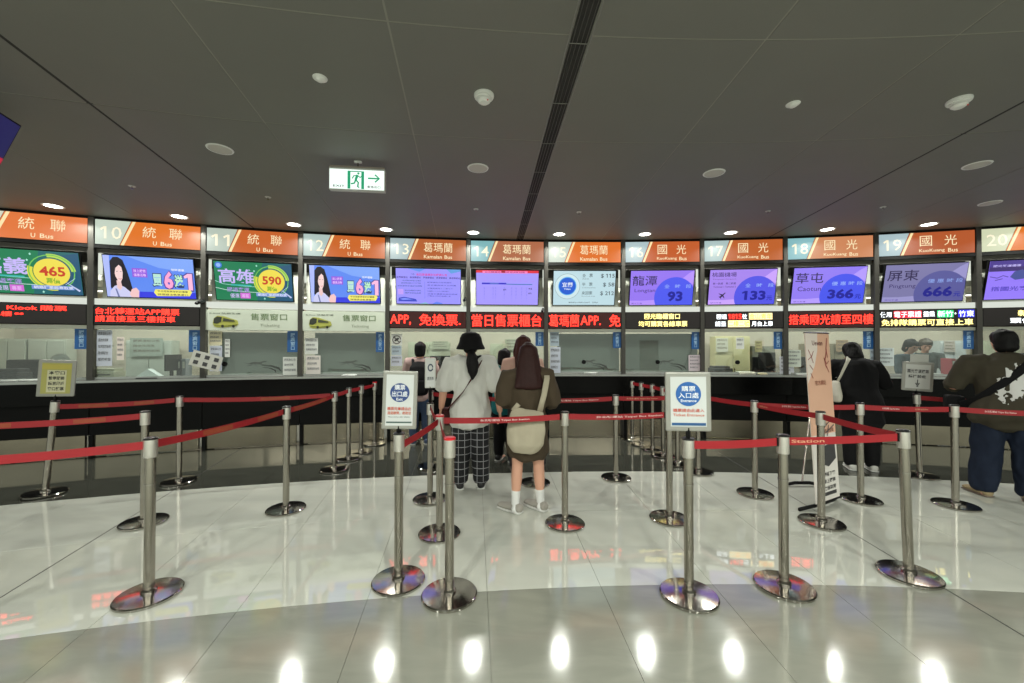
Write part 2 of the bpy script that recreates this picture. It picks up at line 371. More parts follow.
# ------------------------------------------------------------------ booth wall: posts, headers, backs
wall = struct('wall_front', 'curved booth front of dark metal posts and headers')
B0, B1 = 9, 20
post_bm = bx(bmesh.new(), -.033, -.03, 1.03, .033, .07, CEIL - .003, .006)
me_post = bpy.data.meshes.new('post'); post_bm.to_mesh(me_post); me_post.materials.append(m_post)
for k in range(B0, B1 + 2):
    o = link('post', me_post, None, wall); o.location = pol(R, k); o.rotation_euler = (0, 0, -th_(k))
def local(name, n, bm, mat, parent=wall):
    o = obj(name, bm, mat, parent); th, p = frame(n); o.location = p; o.rotation_euler = (0, 0, -th); return o
HW = W / 2 - .034
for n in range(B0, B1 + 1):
    local('header_bar', n, bx(bmesh.new(), -HW, -.025, 2.835, HW, .05, 2.878), m_blackm)
    local('header_panel', n, bx(bmesh.new(), -HW, .02, 2.775, HW, .04, 2.835), m_header)
    local('recess_panel', n, bx(bmesh.new(), -HW, .155, 2.66, HW, .18, 2.835), m_header)
    local('top_strip', n, bx(bmesh.new(), -HW, -.02, 3.236, HW, .06, CEIL - .002), m_blackm)
    local('backing_panel', n, bx(bmesh.new(), -HW, .16, 2.03, HW, .18, 2.658), m_cream)
    local('glow_added_shelf', n, bx(bmesh.new(), -HW, .0, 2.068, HW, .17, 2.15), E((232, 238, 226), .85))  # white shelf under the screen, glow added to brighten it and the backing
    local('head_rail', n, bx(bmesh.new(), -HW, .0, 1.735, HW, .06, 1.782, .004), m_cream)
for nm, a, b in (('wall_left', 4.2, 9 - .03), ('wall_right', 21.03, 26.8)):
    w_ = struct(nm, 'plain dark wall continuing the booth front')
    obj('wall_panel', sector(bmesh.new(), R, R + .2, a, b, 0, CEIL - .002, 24), m_header, w_)
# office space behind the glass
wb = struct('wall_back', 'cream back wall of the ticket offices')
obj('back_panel', sector(bmesh.new(), R + 2.1, R + 2.2, B0 - .5, B1 + 1.5, 0, 2.55, 40), M('office_wall', (222, 212, 194), .7, var=.04), wb)
obj('office_soffit', sector(bmesh.new(), R + .19, R + 2.2, B0 - .5, B1 + 1.5, 2.42, 2.5, 40), M('office_ceiling', (225, 225, 215), .7), wb)
obj('office_floor', sector(bmesh.new(), R + .3, R + 2.1, B0 - .5, B1 + 1.5, -.004, 0, 40), m_grout, wb)
for k in (B0 - .45, B1 + 1.45): obj('office_end', sector(bmesh.new(), R + .2, R + 2.1, k - .03, k + .03, 0, 2.42, 1), M('office_wall', (222, 212, 194)), wb)
L_OFF = lampdata('office_lamp', OFFICE_W, 1.1, (.97, 1, .94), 'RECTANGLE', .2)
for n in range(B0, B1 + 1, 1):
    th, p = frame(n, 1.15)
    t = thing('office_light', 'long ceiling light inside the ticket offices', 'light', (p.x, p.y, 2.42), (0, 0, -th), 'office lights')
    box('body', -.58, -.08, -.045, .58, .08, 0, m_white_p, t, .006); box('diffuser', -.56, -.065, -.052, .56, .065, -.045, E((255, 250, 235), 3.0), t)
    lo = bpy.data.objects.new('lamp', L_OFF); COL.objects.link(lo); lo.parent = t; lo.location = (0, 0, -.06)

# counter: worktop and one unit below each window
wt = thing('counter_worktop', 'continuous pale edged counter worktop below all ticket windows', 'countertop')
obj('slab', sector(bmesh.new(), R - .20, R + .62, B0 - .02, B1 + 1.02, 1.022, 1.045, 60), M('counter_top', (72, 74, 72), .22, var=.1), wt)
obj('edge_trim', sector(bmesh.new(), R - .214, R - .20, B0 - .02, B1 + 1.02, 1.018, 1.047, 60), m_edge, wt)
for n in range(B0, B1 + 1):
    t = thing('counter_unit', 'black counter front with steel kick panel under ticket window %d' % n, 'counter', frame(n)[1], (0, 0, -frame(n)[0]), 'counter units')
    box('apron', -W / 2 + .002, -.185, .74, W / 2 - .002, .30, 1.017, m_black, t)
    box('front_panel', -W / 2 + .006, -.02, .30, W / 2 - .006, .28, .738, m_blackm, t)
    box('kick_panel', -W / 2 + .05, .0, .012, W / 2 - .05, .05, .298, m_kick, t)
    box('pier', -W / 2 + .002, -.03, .0, -W / 2 + .048, .26, .298, m_blackm, t)

# ------------------------------------------------------------------ booth signs
U, K, G = ('統　聯', 'U　Bus'), ('葛瑪蘭', 'Kamalan　Bus'), ('國　光', 'KuoKuang　Bus')
SIGN = {9: (U, (236, 126, 66), (222, 224, 205)), 10: (U, (236, 124, 44), (205, 219, 202)), 11: (U, (208, 104, 46), (190, 204, 190)), 12: (U, (212, 108, 44), (180, 202, 196)),
        13: (K, (190, 102, 52), (166, 188, 190)), 14: (K, (184, 112, 78), (132, 188, 192)), 15: (K, (234, 120, 46), (204, 216, 202)), 16: (G, (204, 98, 46), (180, 202, 206)),  # fourteen and eighteen are paler: reflected light put into their colours
        17: (G, (198, 102, 46), (176, 200, 198)), 18: (G, (214, 140, 94), (136, 192, 198)), 19: (G, (188, 92, 46), (174, 198, 204)), 20: (G, (234, 122, 34), (216, 222, 186))}
m_sl = E((255, 246, 214), 1.0); m_slg = E((255, 236, 190), 1.0)
for n, ((zh, en), oc, nc) in SIGN.items():
    th, p = frame(n)
    t = thing('booth_sign', 'lit orange light box sign with number %d above its ticket window' % n, 'sign', (p.x, p.y, 2.884), (0, 0, -th), 'booth signs')
    hh = .347
    box('light_box', -HW, -.015, 0, HW, .12, hh, m_blackm, t)
    y = -.017
    # number plate, oblique stripe, name plate
    xs0, xs1 = -HW + (.36 if n != 9 else .36), -HW + .47
    poly('number_plate', [(-HW + .006, .006), (xs0 - .09, .006), (xs0 + .035, hh - .006), (-HW + .006, hh - .006)], y, E(nc, .92), t)
    poly('name_plate', [(xs0 - .085, .006), (HW - .008, .006), (HW - .008, hh - .006), (xs0 + .04, hh - .006)], y, E(oc, .92), t)
    poly('stripe', [(xs0 - .075, .006), (xs0 - .04, .006), (xs0 + .09, hh - .006), (xs0 + .055, hh - .006)], y - .002, E((255, 232, 176), 1.0), t)
    text('number', str(n), -HW + .06, .085, -HW + .06 + .235, .255, y - .003, m_sl, t, bold=.004)
    mid = -HW + .625 * 2 * HW; wz = .46
    text('lettering', zh, mid - wz / 2, .132, mid + wz / 2, .288, y - .003, m_slg, t, bold=.0)
    wl = {'U　Bus': .22, 'Kamalan　Bus': .45, 'KuoKuang　Bus': .48}[en]
    text('lettering', en, mid - wl / 2, .030, mid + wl / 2, .088, y - .003, m_slg, t, bold=.01)

# ------------------------------------------------------------------ televisions
TVW, TVH = 1.05, .59
def tv(n, label, bgc, dim=1.0):
    th, p = frame(n, .10)
    t = thing('television', label, 'television', (p.x, p.y, 2.18), (.225, 0, -th), 'televisions above the windows')
    box('bezel', -TVW / 2, -.0, 0, TVW / 2, .045, TVH, m_black, t, .006)
    box('back_cover', -TVW / 2 + .2, .045, .12, TVW / 2 - .2, .075, TVH - .12, m_blackm, t, .008)
    s = rect('screen', -TVW / 2 + .012, .014, TVW / 2 - .012, TVH - .012, -.001, E(bgc, dim), t)
    sw, sh = TVW - .024, TVH - .026
    class D: pass
    d = D(); d.t, d.s, d.dim, d.lay = t, s, dim, 0
    def u(a): return -sw / 2 + a * sw
    def v(b): return .014 + (1 - b) * sh
    d.u, d.v = u, v
    def yy():
        d.lay += 1; return -.0035 - .0012 * d.lay
    d.rect = lambda a0, b0, a1, b1, c, nm='graphic': rect(nm, u(a0), v(b1), u(a1), v(b0), yy(), E(c, dim), s, .0008)
    d.poly = lambda pts, c, nm='graphic': poly(nm, [(u(a), v(b)) for a, b in pts], yy(), E(c, dim), s, .0008)
    d.circ = lambda a, b, r, c, nm='graphic': poly(nm, ell(u(a), v(b), r * sw, r * sw, 36), yy(), E(c, dim), s, .0008)
    d.ring = lambda a, b, r, w_, a0, a1, c: poly('graphic', ringpts(u(a), v(b), r * sw, r * sw, w_ * sw, a0, a1), yy(), E(c, dim), s, .0008)
    d.text = lambda st, a0, b0, a1, b1, c, bold=.01: text('lettering', st, u(a0), v(b1), u(a1), v(b0), yy(), E(c, dim), s, bold)
    d.line = lambda pts, w_, c: poly('graphic', stroke([(u(a), v(b)) for a, b in pts], w_), yy(), E(c, dim), s, .0008)
    return d
def clipcirc(a, b, r, asp, amax=1.0, bmax=1.0):
    pts = []
    for i in range(48):
        q = 2 * PI * i / 48; pts.append((min(amax, a + r * math.cos(q)), min(bmax, b + r * asp * math.sin(q))))
    return pts
ASP = (TVW - .024) / (TVH - .026)
def tv_city(n, city, price):
    d = tv(n, 'television showing a green %s fare board with a yellow circle' % ('Chiayi' if n == 9 else 'Kaohsiung'), (24, 128, 84), .95)
    d.poly([(.62, 0), (1, 0), (1, 1), (.52, 1)], (28, 104, 108))
    d.poly([(.8, .1), (1, .0), (1, 1), (.7, 1)], (30, 86, 120))
    d.circ(.06, .10, .045, (60, 120, 220)); d.circ(.06, .10, .028, (150, 190, 250))
    d.line([(0, .50), (.1, .58), (.3, .62), (.55, .64)], .006, (180, 240, 230)); d.line([(0, .68), (.15, .74), (.45, .78), (.9, .80)], .007, (210, 245, 235))
    d.line([(.2, .60), (.46, .61)], .02, (60, 190, 180))
    d.text(city, .05, .18, .50, .56, (206, 190, 255), .02)
    d.text('國道客運', .15, .66, .43, .78, (176, 150, 230)); d.rect(.31, .80, .44, .95, (216, 110, 220)); d.text('優惠', .18, .82, .30, .94, (200, 190, 240)); d.text('專案', .33, .83, .42, .93, (240, 190, 250))
    d.ring(.73, .48, .235, .045, .1, PI * .55, (188, 224, 88)); d.ring(.73, .48, .235, .05, PI * .9, PI * 1.55, (226, 226, 70)); d.ring(.73, .48, .225, .012, 0, 2 * PI - .02, (120, 200, 90))
    d.circ(.73, .48, .175, (246, 228, 82))
    d.text(price, .61, .34, .86, .57, (206, 62, 36), .03); d.text('票價', .665, .61, .80, .74, (120, 176, 40), .02)
    d.rect(.52, .79, .93, .88, (120, 150, 220)); d.text('網路訂票超商取票', .54, .80, .92, .87, (235, 240, 255))
    d.line([(.86, .70), (.985, .90)], [.004, .024], (200, 210, 250)); d.line([(.95, .6), (.85, .76)], .006, (190, 220, 240))
    for a, b in ((.55, .08), (.515, .22), (.63, .94)): d.poly([(a, b - .03), (a + .012, b), (a, b + .03), (a - .012, b)], (170, 235, 215))
tv_city(9, '嘉義', '465'); tv_city(11, '高雄', '590')
def tv_promo(n, which):
    d = tv(n, 'television showing a blue advert with a long haired woman, ' + which, (96, 140, 244), 1.0)
    d.poly([(.25, 0), (1, 0), (1, .35), (.6, .25)], (128, 168, 250)); d.poly([(.3, .86), (1, .84), (1, 1), (.3, 1)], (52, 60, 226)); d.poly([(0, 0), (.07, 0), (.04, 1), (0, 1)], (176, 190, 250))
    d.poly([(.06, .5), (.07, .14), (.11, .04), (.16, .03), (.21, .10), (.245, .35), (.27, .62), (.285, .82), (.25, .92), (.12, .9), (.05, .78)], (24, 18, 30), 'portrait_hair')
    d.poly([(.03, 1), (.04, .86), (.09, .74), (.14, .70), (.2, .76), (.27, .9), (.29, 1)], (206, 208, 244), 'portrait_top')
    d.poly([(.12, .78), (.12, .6), (.165, .6), (.175, .76), (.15, .84)], (240, 202, 200), 'portrait_neck')
    d.poly([(.105, .30), (.12, .22), (.155, .19), (.19, .26), (.198, .40), (.188, .55), (.165, .64), (.14, .62), (.115, .50)], (248, 216, 212), 'portrait_face')
    d.poly([(.09, .34), (.10, .16), (.15, .12), (.20, .20), (.205, .30), (.165, .22), (.125, .30), (.112, .42)], (24, 18, 30), 'portrait_fringe')
    d.line([(.132, .385), (.15, .375)], .005, (60, 40, 50)); d.line([(.172, .38), (.19, .385)], .005, (60, 40, 50)); d.line([(.148, .55), (.165, .57), (.18, .545)], .006, (214, 92, 110))
    d.poly([(.10, .80), (.115, .80), (.14, 1), (.12, 1)], (110, 120, 170), 'portrait_strap')
    d.poly([(.25, .93), (.28, .80), (.33, .76), (.36, .84), (.35, 1), (.27, 1)], (246, 200, 200), 'portrait_hand')
    d.poly([(.305, .28), (.47, .28), (.47, .50), (.305, .50)], (150, 92, 226)); d.text('線上購票', .32, .31, .455, .38, (240, 200, 255)); d.text('優惠活動', .32, .41, .455, .48, (240, 200, 255))
    for a0, a1, s_, c, sh_, b0, b1 in ((.525, .635, '買', (190, 236, 216), (40, 60, 110), .40, .70), (.655, .76, '6', (255, 170, 216), (90, 50, 150), .32, .76), (.775, .875, '送', (190, 240, 200), (40, 60, 110), .40, .72), (.885, .985, '1', (255, 190, 226), (70, 60, 150), .36, .78)):
        d.text(s_, a0 - .012, b0 - .02, a1 + .012, b1 + .03, sh_, .07); d.text(s_, a0, b0, a1, b1, c, .045)
    d.text('限時優惠', .75, .25, .9, .31, (235, 240, 255))
    d.poly([(.55, .78), (.95, .77), (.97, .83), (.94, .93), (.56, .95), (.53, .86)], (246, 238, 110)); d.text('平日搭乘再享折扣優惠', .57, .80, .92, .85, (40, 40, 60)); d.text('詳情請洽售票窗口', .57, .88, .92, .93, (40, 40, 60))
tv_promo(10, 'in booth 10'); tv_promo(12, 'in booth 12')
d = tv(13, 'television showing pale violet page of fine text lines and small bus', (156, 150, 255))
d.poly([(.18, 0), (.45, 0), (.36, .09), (.28, .05)], (100, 150, 240)); d.poly([(.78, 0), (1, 0), (1, .05), (.85, .12)], (96, 160, 226)); d.poly([(.55, 1), (.62, .93), (.7, .97), (.72, 1)], (96, 130, 246)); d.poly([(.35, 1), (.45, .95), (.5, 1)], (140, 190, 220))
d.text('來回票優惠折扣購票公告', .31, .13, .79, .20, (222, 60, 160)); d.text('一○', .23, .13, .28, .18, (60, 50, 120))
d.text('宜蘭轉運站　礁溪轉運站　羅東轉運站　南澳轉運站　蘇澳轉運站', .01, .22, .99, .275, (70, 50, 150))
for q, (a0, a1, b) in enumerate(((.10, .39, .32), (.08, .38, .39), (.02, .40, .47), (.13, .38, .60), (.13, .38, .67))): d.text(('班次請依現場公告為準', '首班車五點三十分發車', '末班車依交通狀況調整', '假日加開班次資訊', '請提早到站候車')[q], a0, b, a1, b + .04, (60, 90, 170))
for q, b in enumerate((.36, .44, .53, .61, .69, .75)): d.text(('購票請出示有效證件', '敬老優待票每日限量', '兒童票適用十二歲以下', '團體票二十人以上請洽窗口', '退票手續費依規定辦理', '行動支付可於臨櫃使用')[q], .48, b, (.86, .93, .88, .82, .95, .84)[q], b + .038, (80, 80, 190))
d.line([(.44, .36), (.44, .85)], .004, (100, 100, 220)); d.rect(.03, .58, .11, .73, (196, 160, 250)); d.poly([(.03, .93), (.04, .83), (.12, .80), (.30, .86), (.32, .93)], (54, 70, 200), 'bus_picture'); d.poly([(.05, .86), (.13, .83), (.26, .87), (.1, .89)], (130, 150, 250), 'bus_picture')
d = tv(14, 'television showing a violet timetable page under a red header bar', (166, 154, 255))
d.rect(0, 0, 1, .075, (226, 36, 60)); d.rect(.1, .02, .82, .085, (255, 130, 190)); d.text('台北轉運站　即時班次時刻表', .14, .03, .78, .075, (130, 40, 110)); d.poly([(.4, .02), (.46, .02), (.46, .07), (.4, .07)], (150, 20, 40))
for q in range(9): d.text('○○班次', .1 + .095 * q, .28, .17 + .095 * q, .32, (180, 130, 230), 0)
d.line([(.09, .38), (.22, .38), (.36, .38), (.48, .38)], .026, (44, 40, 200)); d.line([(.22, .38), (.36, .38)], .027, (90, 110, 210)); d.line([(.48, .395), (.68, .40), (.9, .40)], .014, (60, 120, 190))
for q, x in enumerate((.12, .26, .30, .44, .56, .63, .72, .80)): d.text('時\n刻\n表\n○\n│', x, .48, x + .02, .92, (132, 126, 230), 0)
d.text('宜蘭', .43, .53, .48, .58, (60, 50, 110)); d.text('羅東', .84, .50, .9, .55, (60, 50, 110)); d.text('蘇澳', .84, .63, .89, .68, (60, 50, 110))
d = tv(15, 'television showing pale blue fare page with blue disc and three prices', (196, 226, 234), .95)
d.circ(.225, .45, .205, (150, 176, 178)); d.circ(.225, .45, .198, (214, 238, 242)); d.circ(.225, .44, .148, (96, 186, 240)); d.circ(.225, .44, .135, (22, 92, 214)); d.text('宜蘭', .14, .33, .31, .47, (240, 248, 255), .012); d.text('Yilan', .165, .50, .28, .55, (230, 240, 255), .02)
for q, (z_, e_, pr) in enumerate((('全　票', 'Adult', '$ 115'), ('半　票', 'Concession', '$ 58'), ('來回票', 'Round trip', '$ 212'))):
    b = .08 + .255 * q
    d.text(z_, .46, b, .63, b + .10, (86, 104, 110)); d.text(e_, .46, b + .13, .46 + .022 * len(e_), b + .165, (120, 140, 146)); d.text(pr, .76 if q != 1 else .80, b, .985, b + .13, (70, 84, 92), .012)
d.text('實際票價以現場公告為準　宜蘭線', .25, .90, .73, .94, (100, 116, 124))
def tv_fare(n, city, lat, per, price, yuan, bgc, disc_, dim=1.0, air=False):
    d = tv(n, 'television showing violet %s fare page with a big blue disc' % (lat or 'airport'), bgc, dim)
    lt = tuple(min(255, int(c * 1.14 + 14)) for c in bgc); d.poly([(.8, .26), (.92, .08), (1, 0), (1, .42), (.9, .30)], lt); d.poly([(0, .87), (.2, .875), (.42, .85), (.42, 1), (0, 1)], lt)
    d.poly(clipcirc(.715, .78, .325, ASP), disc_)
    if air:
        d.text('桃園機場', .03, .07, .40, .20, (58, 36, 110), .006); d.text('Taoyuan Airport', .04, .25, .40, .29, (120, 80, 170)); d.text('第一航廈　第二航廈', .05, .36, .4, .42, (76, 50, 130)); d.text('Terminal 1　Terminal 2', .06, .46, .4, .51, (96, 66, 150))
        d.line([(.17, .80), (.25, .66)], [.03, .012], (36, 24, 60)); d.line([(.15, .68), (.21, .73), (.24, .82)], [.006, .026, .006], (36, 24, 60)); d.line([(.155, .77), (.175, .79), (.19, .83)], .008, (36, 24, 60))
    else:
        d.text(city, .03, .14, .42, .43, (44, 30, 84), .005); d.text(lat, .07, .52, .40, .65, (58, 42, 110), 0)
    d.text(per, .54, .40, .965, .51, (150, 176, 250), .01)
    d.text(price, *((.60, .60, .84, .90) if not yuan else (.50, .61, .86, .88)), (22, 22, 150), .04)
    if yuan: d.text('元', .875, .76, .96, .89, (30, 34, 170), .02)
    d.text('國光客運', .03, .93, .2, .97, (110, 84, 190))
tv_fare(16, '龍潭', 'Longtan', '全　時　段', '93', False, (150, 118, 242), (76, 88, 240))
tv_fare(17, '', '', '全　時　段', '133', True, (166, 132, 238), (82, 84, 232), 1.0, True)
tv_fare(18, '草屯', 'Caotun', '優 惠 時 段', '366', True, (146, 124, 244), (70, 84, 238))
tv_fare(19, '屏東', 'Pingtung', '優 惠 時 段', '666', True, (136, 132, 184), (98, 98, 170), .8)
d = tv(20, 'television showing violet page with a dark heading bar and bus picture', (150, 124, 250))
d.rect(0, .0, .38, .26, (70, 50, 140)); d.rect(0, .16, .42, .27, (60, 40, 110)); d.text('國光客運優惠', .04, .10, .34, .16, (200, 190, 250)); d.rect(.4, .02, 1, .1, (190, 200, 250)); d.poly([(.5, .2), (.9, .16), (.95, .34), (.55, .36)], (200, 120, 180))
d.poly([(.24, .42), (.28, .28), (.36, .24), (.42, .34), (.44, .46), (.3, .5)], (70, 80, 150)); d.line([(.02, .40), (.10, .44), (.16, .38), (.22, .42)], .012, (90, 70, 170)); d.line([(.08, .5), (.16, .46)], .012, (90, 70, 170)); d.line([(.44, .45), (.7, .38), (.95, .42)], .02, (170, 190, 250))
d.text('搭國光客運遊全台', .05, .66, .86, .78, (84, 66, 190), .02); d.text('1968.07', .55, .86, .8, .93, (60, 40, 130))

# ------------------------------------------------------------------ LED displays and ticketing boards
RED, YEL, WHT = (255, 44, 32), (255, 236, 140), (240, 246, 250)
def led(n, label, lines, z0=1.786, z1=2.064):
    th, p = frame(n)
    t = thing('led_display', label, 'display', (p.x, p.y, z0), (0, 0, -th), 'LED message displays')
    h = z1 - z0
    box('housing', -HW, -.02, 0, HW, .06, h, m_blackm, t, .004)
    s = rect('led_screen', -HW + .01, .012, HW - .01, h - .012, -.0205, E((64, 10, 8), .8) if all(q[5] == RED for q in lines) and n not in (9, 10) else M('led_panel_off', (26, 20, 20), .5, var=.2, vscale=60), t)
    for st, a0, b0, a1, b1, c, bgc in lines:
        x0, x1 = -HW + .01 + a0 * (2 * HW - .02), -HW + .01 + a1 * (2 * HW - .02); zz0, zz1 = .012 + (1 - b1) * (h - .024), .012 + (1 - b0) * (h - .024)
        if bgc: rect('lit_field', x0 - .004, zz0 - .008, x1 + .004, zz1 + .008, -.0225, E(bgc, 1.8), s)
        text('lettering', st, x0, zz0, x1, zz1, -.025, E(c, 5.0 if c == RED else 3.2), s, .006)
led(9, 'black LED display with broken red scrolling text and the word Klook', [('請由Ａ、', .0, .10, .30, .32, RED, None), ('Klook', .36, .12, .60, .32, RED, None), ('購票', .62, .08, .84, .34, RED, None), ('票請由2樓', .0, .42, .40, .66, RED, None), ('搭車　　', .42, .48, .56, .58, RED, None)])
led(10, 'black LED display with two full lines of red text', [('台北轉運站APP購票', .01, .10, .80, .46, RED, None), ('請直接至三樓搭車', .01, .52, .76, .86, RED, None)])
led(13, 'red LED display whose text begins with APP and a comma', [('APP,', .0, .2, .27, .84, RED, None), ('免換票.', .38, .14, .93, .86, RED, None)])
led(14, 'red LED display with six large characters above the girl with long hair', [('當日售票櫃台', .01, .12, .97, .90, RED, None)])
led(15, 'red LED display with APP in the middle of its text', [('葛瑪蘭', .0, .12, .42, .90, RED, None), ('APP.', .44, .2, .72, .80, RED, None), ('免', .84, .12, .995, .90, RED, None)])
led(16, 'LED display with two lines of pale yellow text', [('國光臨櫃窗口', .25, .06, .73, .42, YEL, None), ('均可購買各線車票', .17, .54, .83, .90, YEL, None)])
led(17, 'LED display with white text and yellow lit fields', [('國道', .15, .12, .28, .44, WHT, None), ('1815', .30, .12, .47, .44, RED, (110, 10, 10)), ('往', .48, .12, .54, .44, WHT, None), ('金山青年', .57, .10, .86, .44, (244, 140, 30), (255, 240, 170)), ('請至', .13, .58, .27, .90, WHT, None), ('二樓二號', .30, .56, .57, .92, (240, 160, 30), (255, 244, 176)), ('月台上車', .60, .58, .87, .90, WHT, None)])
led(18, 'red LED display with eight characters above the person in black', [('搭乘國光請至四樓', .0, .20, .99, .82, RED, None)])
led(19, 'LED display with red, green and blue lit fields over yellow text', [('使用', .0, .10, .12, .42, WHT, None), ('電子票證', .15, .08, .44, .44, (255, 210, 215), (226, 30, 50)), ('搭乘', .46, .10, .58, .42, WHT, None), ('新竹', .61, .08, .77, .44, (200, 255, 220), (50, 190, 110)), ('・', .785, .2, .80, .30, WHT, None), ('竹東', .825, .08, .98, .44, (210, 215, 255), (40, 44, 220)), ('免排隊購票可直接上車', .01, .56, .97, .94, YEL, None)])
led(20, 'LED display with yellow and pink text beside the man in olive', [('新竹竹東', .32, .12, .78, .46, YEL, None), ('頭份', .25, .56, .46, .86, WHT, None), ('2025', .50, .56, .74, .86, (255, 150, 170), (120, 20, 40))])
for n in (11, 12):
    th, p = frame(n); z0, h = 1.735, .30
    t = thing('ticketing_board', 'pale Ticketing board with small green bus, %s' % ('under the 590 fare screen' if n == 11 else 'beside the APP display'), 'sign', (p.x, p.y, z0), (0, 0, -th), 'ticketing boards')
    box('board', -HW, -.02, 0, HW, .0, h, M('board_pale', (206, 214, 198), .5, var=.04), t, .003)
    y = -.0215
    text('lettering', '售票窗口', -.03, .155, .46, .255, y - .001, P((104, 128, 84)), t, .003); text('lettering', 'Ticketing', .10, .045, .36, .10, y - .001, P((150, 160, 140)), t, .0)
    text('lettering', 'E-bus 統聯客運', -HW + .05, .235, -.16, .258, y - .001, P((100, 110, 96)), t)
    bpic = poly('bus_picture', [(-.50, .055), (-.515, .10), (-.50, .175), (-.46, .21), (-.38, .205), (-.20, .145), (-.185, .09), (-.215, .062), (-.36, .04), (-.46, .038)], y, P((176, 178, 84)), t)
    poly('windscreen', [(-.505, .10), (-.50, .17), (-.46, .198), (-.40, .19), (-.41, .12), (-.46, .095)], y - .003, P((50, 54, 44)), bpic)
    poly('side_window', [(-.385, .13), (-.38, .178), (-.24, .147), (-.23, .125)], y - .003, P((70, 74, 56)), bpic)
    for xx in (-.39, -.25): poly('wheel', ell(xx, .058, .018, .022, 14), y - .003, P((40, 42, 36)), bpic)
    poly('skirt_line', stroke([(-.49, .07), (-.36, .062), (-.2, .085)], .008), y - .003, P((110, 118, 50)), bpic)

# ------------------------------------------------------------------ ticket windows
CLOSED = (11, 12, 15, 16)
for n in range(B0, B1 + 1):
    th, p = frame(n)
    t = struct('window_%d' % (n - 8), 'ticket window of booth %d' % n, (p.x, p.y, 1.047), (0, 0, -th))
    box('pane', -HW, .028, .005, HW, .034, .688, m_glass, t)
    box('sill_channel', -HW, .018, 0, HW, .046, .03, m_edge, t)
    if n in CLOSED:
        box('roller_blind', -HW + (.16 if n in (11, 12, 15) else .02), .055, .045, HW - .02, .06, .66, m_blind, t)
        box('blind_bar', -HW + (.16 if n in (11, 12, 15) else .02), .05, .025, HW - .02, .066, .046, m_plastic, t, .003)
        # running dog mark and two arcs printed on the glass
        y = .026; c = .12 if n != 11 else .1
        mk = P((66, 70, 66))
        bm = bmesh.new()
        for s_, w_ in (([(c, .16), (c + .14, .155), (c + .24, .115), (c + .27, .07)], [.004, .02, .03, .004]), ([(c + .02, .135), (c + .13, .12), (c + .19, .085), (c + .20, .05)], [.004, .014, .022, .004])):
            prism(bm, stroke(s_, w_), y - .0015, y)
        obj('arc_mark', bm, mk, t)
        bm = bmesh.new()
        for s_, w_ in (([(c - .18, .19), (c - .10, .205), (c - .02, .20), (c + .04, .225), (c + .07, .22)], [.008, .03, .026, .02, .008]), ([(c - .03, .20), (c + .03, .17), (c + .06, .175)], [.014, .008, .005]), ([(c - .11, .20), (c - .14, .165), (c - .19, .16)], [.014, .008, .005]), ([(c - .09, .195), (c - .06, .16), (c - .08, .145)], [.012, .006, .004]), ([(c - .18, .19), (c - .23, .215)], [.006, .003])):
            prism(bm, stroke(s_, w_), y - .0015, y)
        obj('dog_mark', bm, P((92, 97, 92)), t)
    if n in (11, 15, 16, 17):
        lx = {11: bp(11, 224, 359)[0], 15: bp(15, 584, 361)[0], 16: bp(16, 658, 360.5)[0], 17: bp(17, 738, 357.5)[0]}[n]
        bm = bmesh.new(); prism(bm, ell(lx, .19, .035, .035, 24), .012, .026); obj('talk_through', bm, m_blackm, t)
def inbox(name, n, x0, y0, x1, y1, off, mat, label, cat, depth=.01, group=None, bevel=0., lines=0, ink=(110, 112, 118), rotz=0.):
    """a flat-backed item on the booth plane, corners from the photograph"""
    a, za = bp(n, x0, y0, off); b, zb = bp(n, x1, y1, off)
    th, p = frame(n, off)
    z0, z1 = min(za, zb), max(za, zb); mid = (a + b) / 2
    q = Vector((p.x + math.cos(th) * mid, p.y - math.sin(th) * mid, z0))
    t = thing(name, label, cat, q, (0, rotz, -th), group)
    w_, h = abs(b - a), z1 - z0
    box('sheet' if depth < .02 else 'body', -w_ / 2, -depth, 0, w_ / 2, 0, h, mat, t, bevel)
    for i in range(lines):
        zz = h * (1 - (i + .8) / (lines + .6)); lh = h / (lines + .6) * .5
        text('lettering', ('購票須知公告', '請依序排隊', '售票服務說明', '敬請配合', '服務時間')[i % 5], -w_ * .4, zz, w_ * (.4 if i % 2 == 0 else .25), zz + lh, -depth - .001, P(ink), t)
    return t
# blue vertical signs at the right of each window
for n, (x0, y0, x1, y1) in {9: (75, 328, 88, 349), 10: (189, 330, 201, 352), 11: (287.5, 331, 298, 352), 12: (376, 332, 384, 352), 14: (535.5, 332, 543.5, 346), 15: (613, 332, 621, 348), 16: (691.5, 332, 699, 349), 17: (773.5, 331, 782, 349), 18: (863, 330, 873.5, 349), 19: (963, 330, 973.5, 349)}.items():
    t = inbox('blue_sign', n, x0, y0, x1, y1, .02, M('blue_acrylic', (28, 92, 158), .35, var=.12), 'blue upright plate with white characters at the edge of ticket window %d' % n, 'sign', .006, 'blue window plates')
    w_ = abs(bp(n, x1, y1, .02)[0] - bp(n, x0, y0, .02)[0]); h = abs(bp(n, x1, y1, .02)[1] - bp(n, x0, y0, .02)[1])
    text('lettering', '購\n票\n窗\n口', -w_ * .2, h * .1, w_ * .22, h * .9, -.008, P((170, 205, 232)), t)
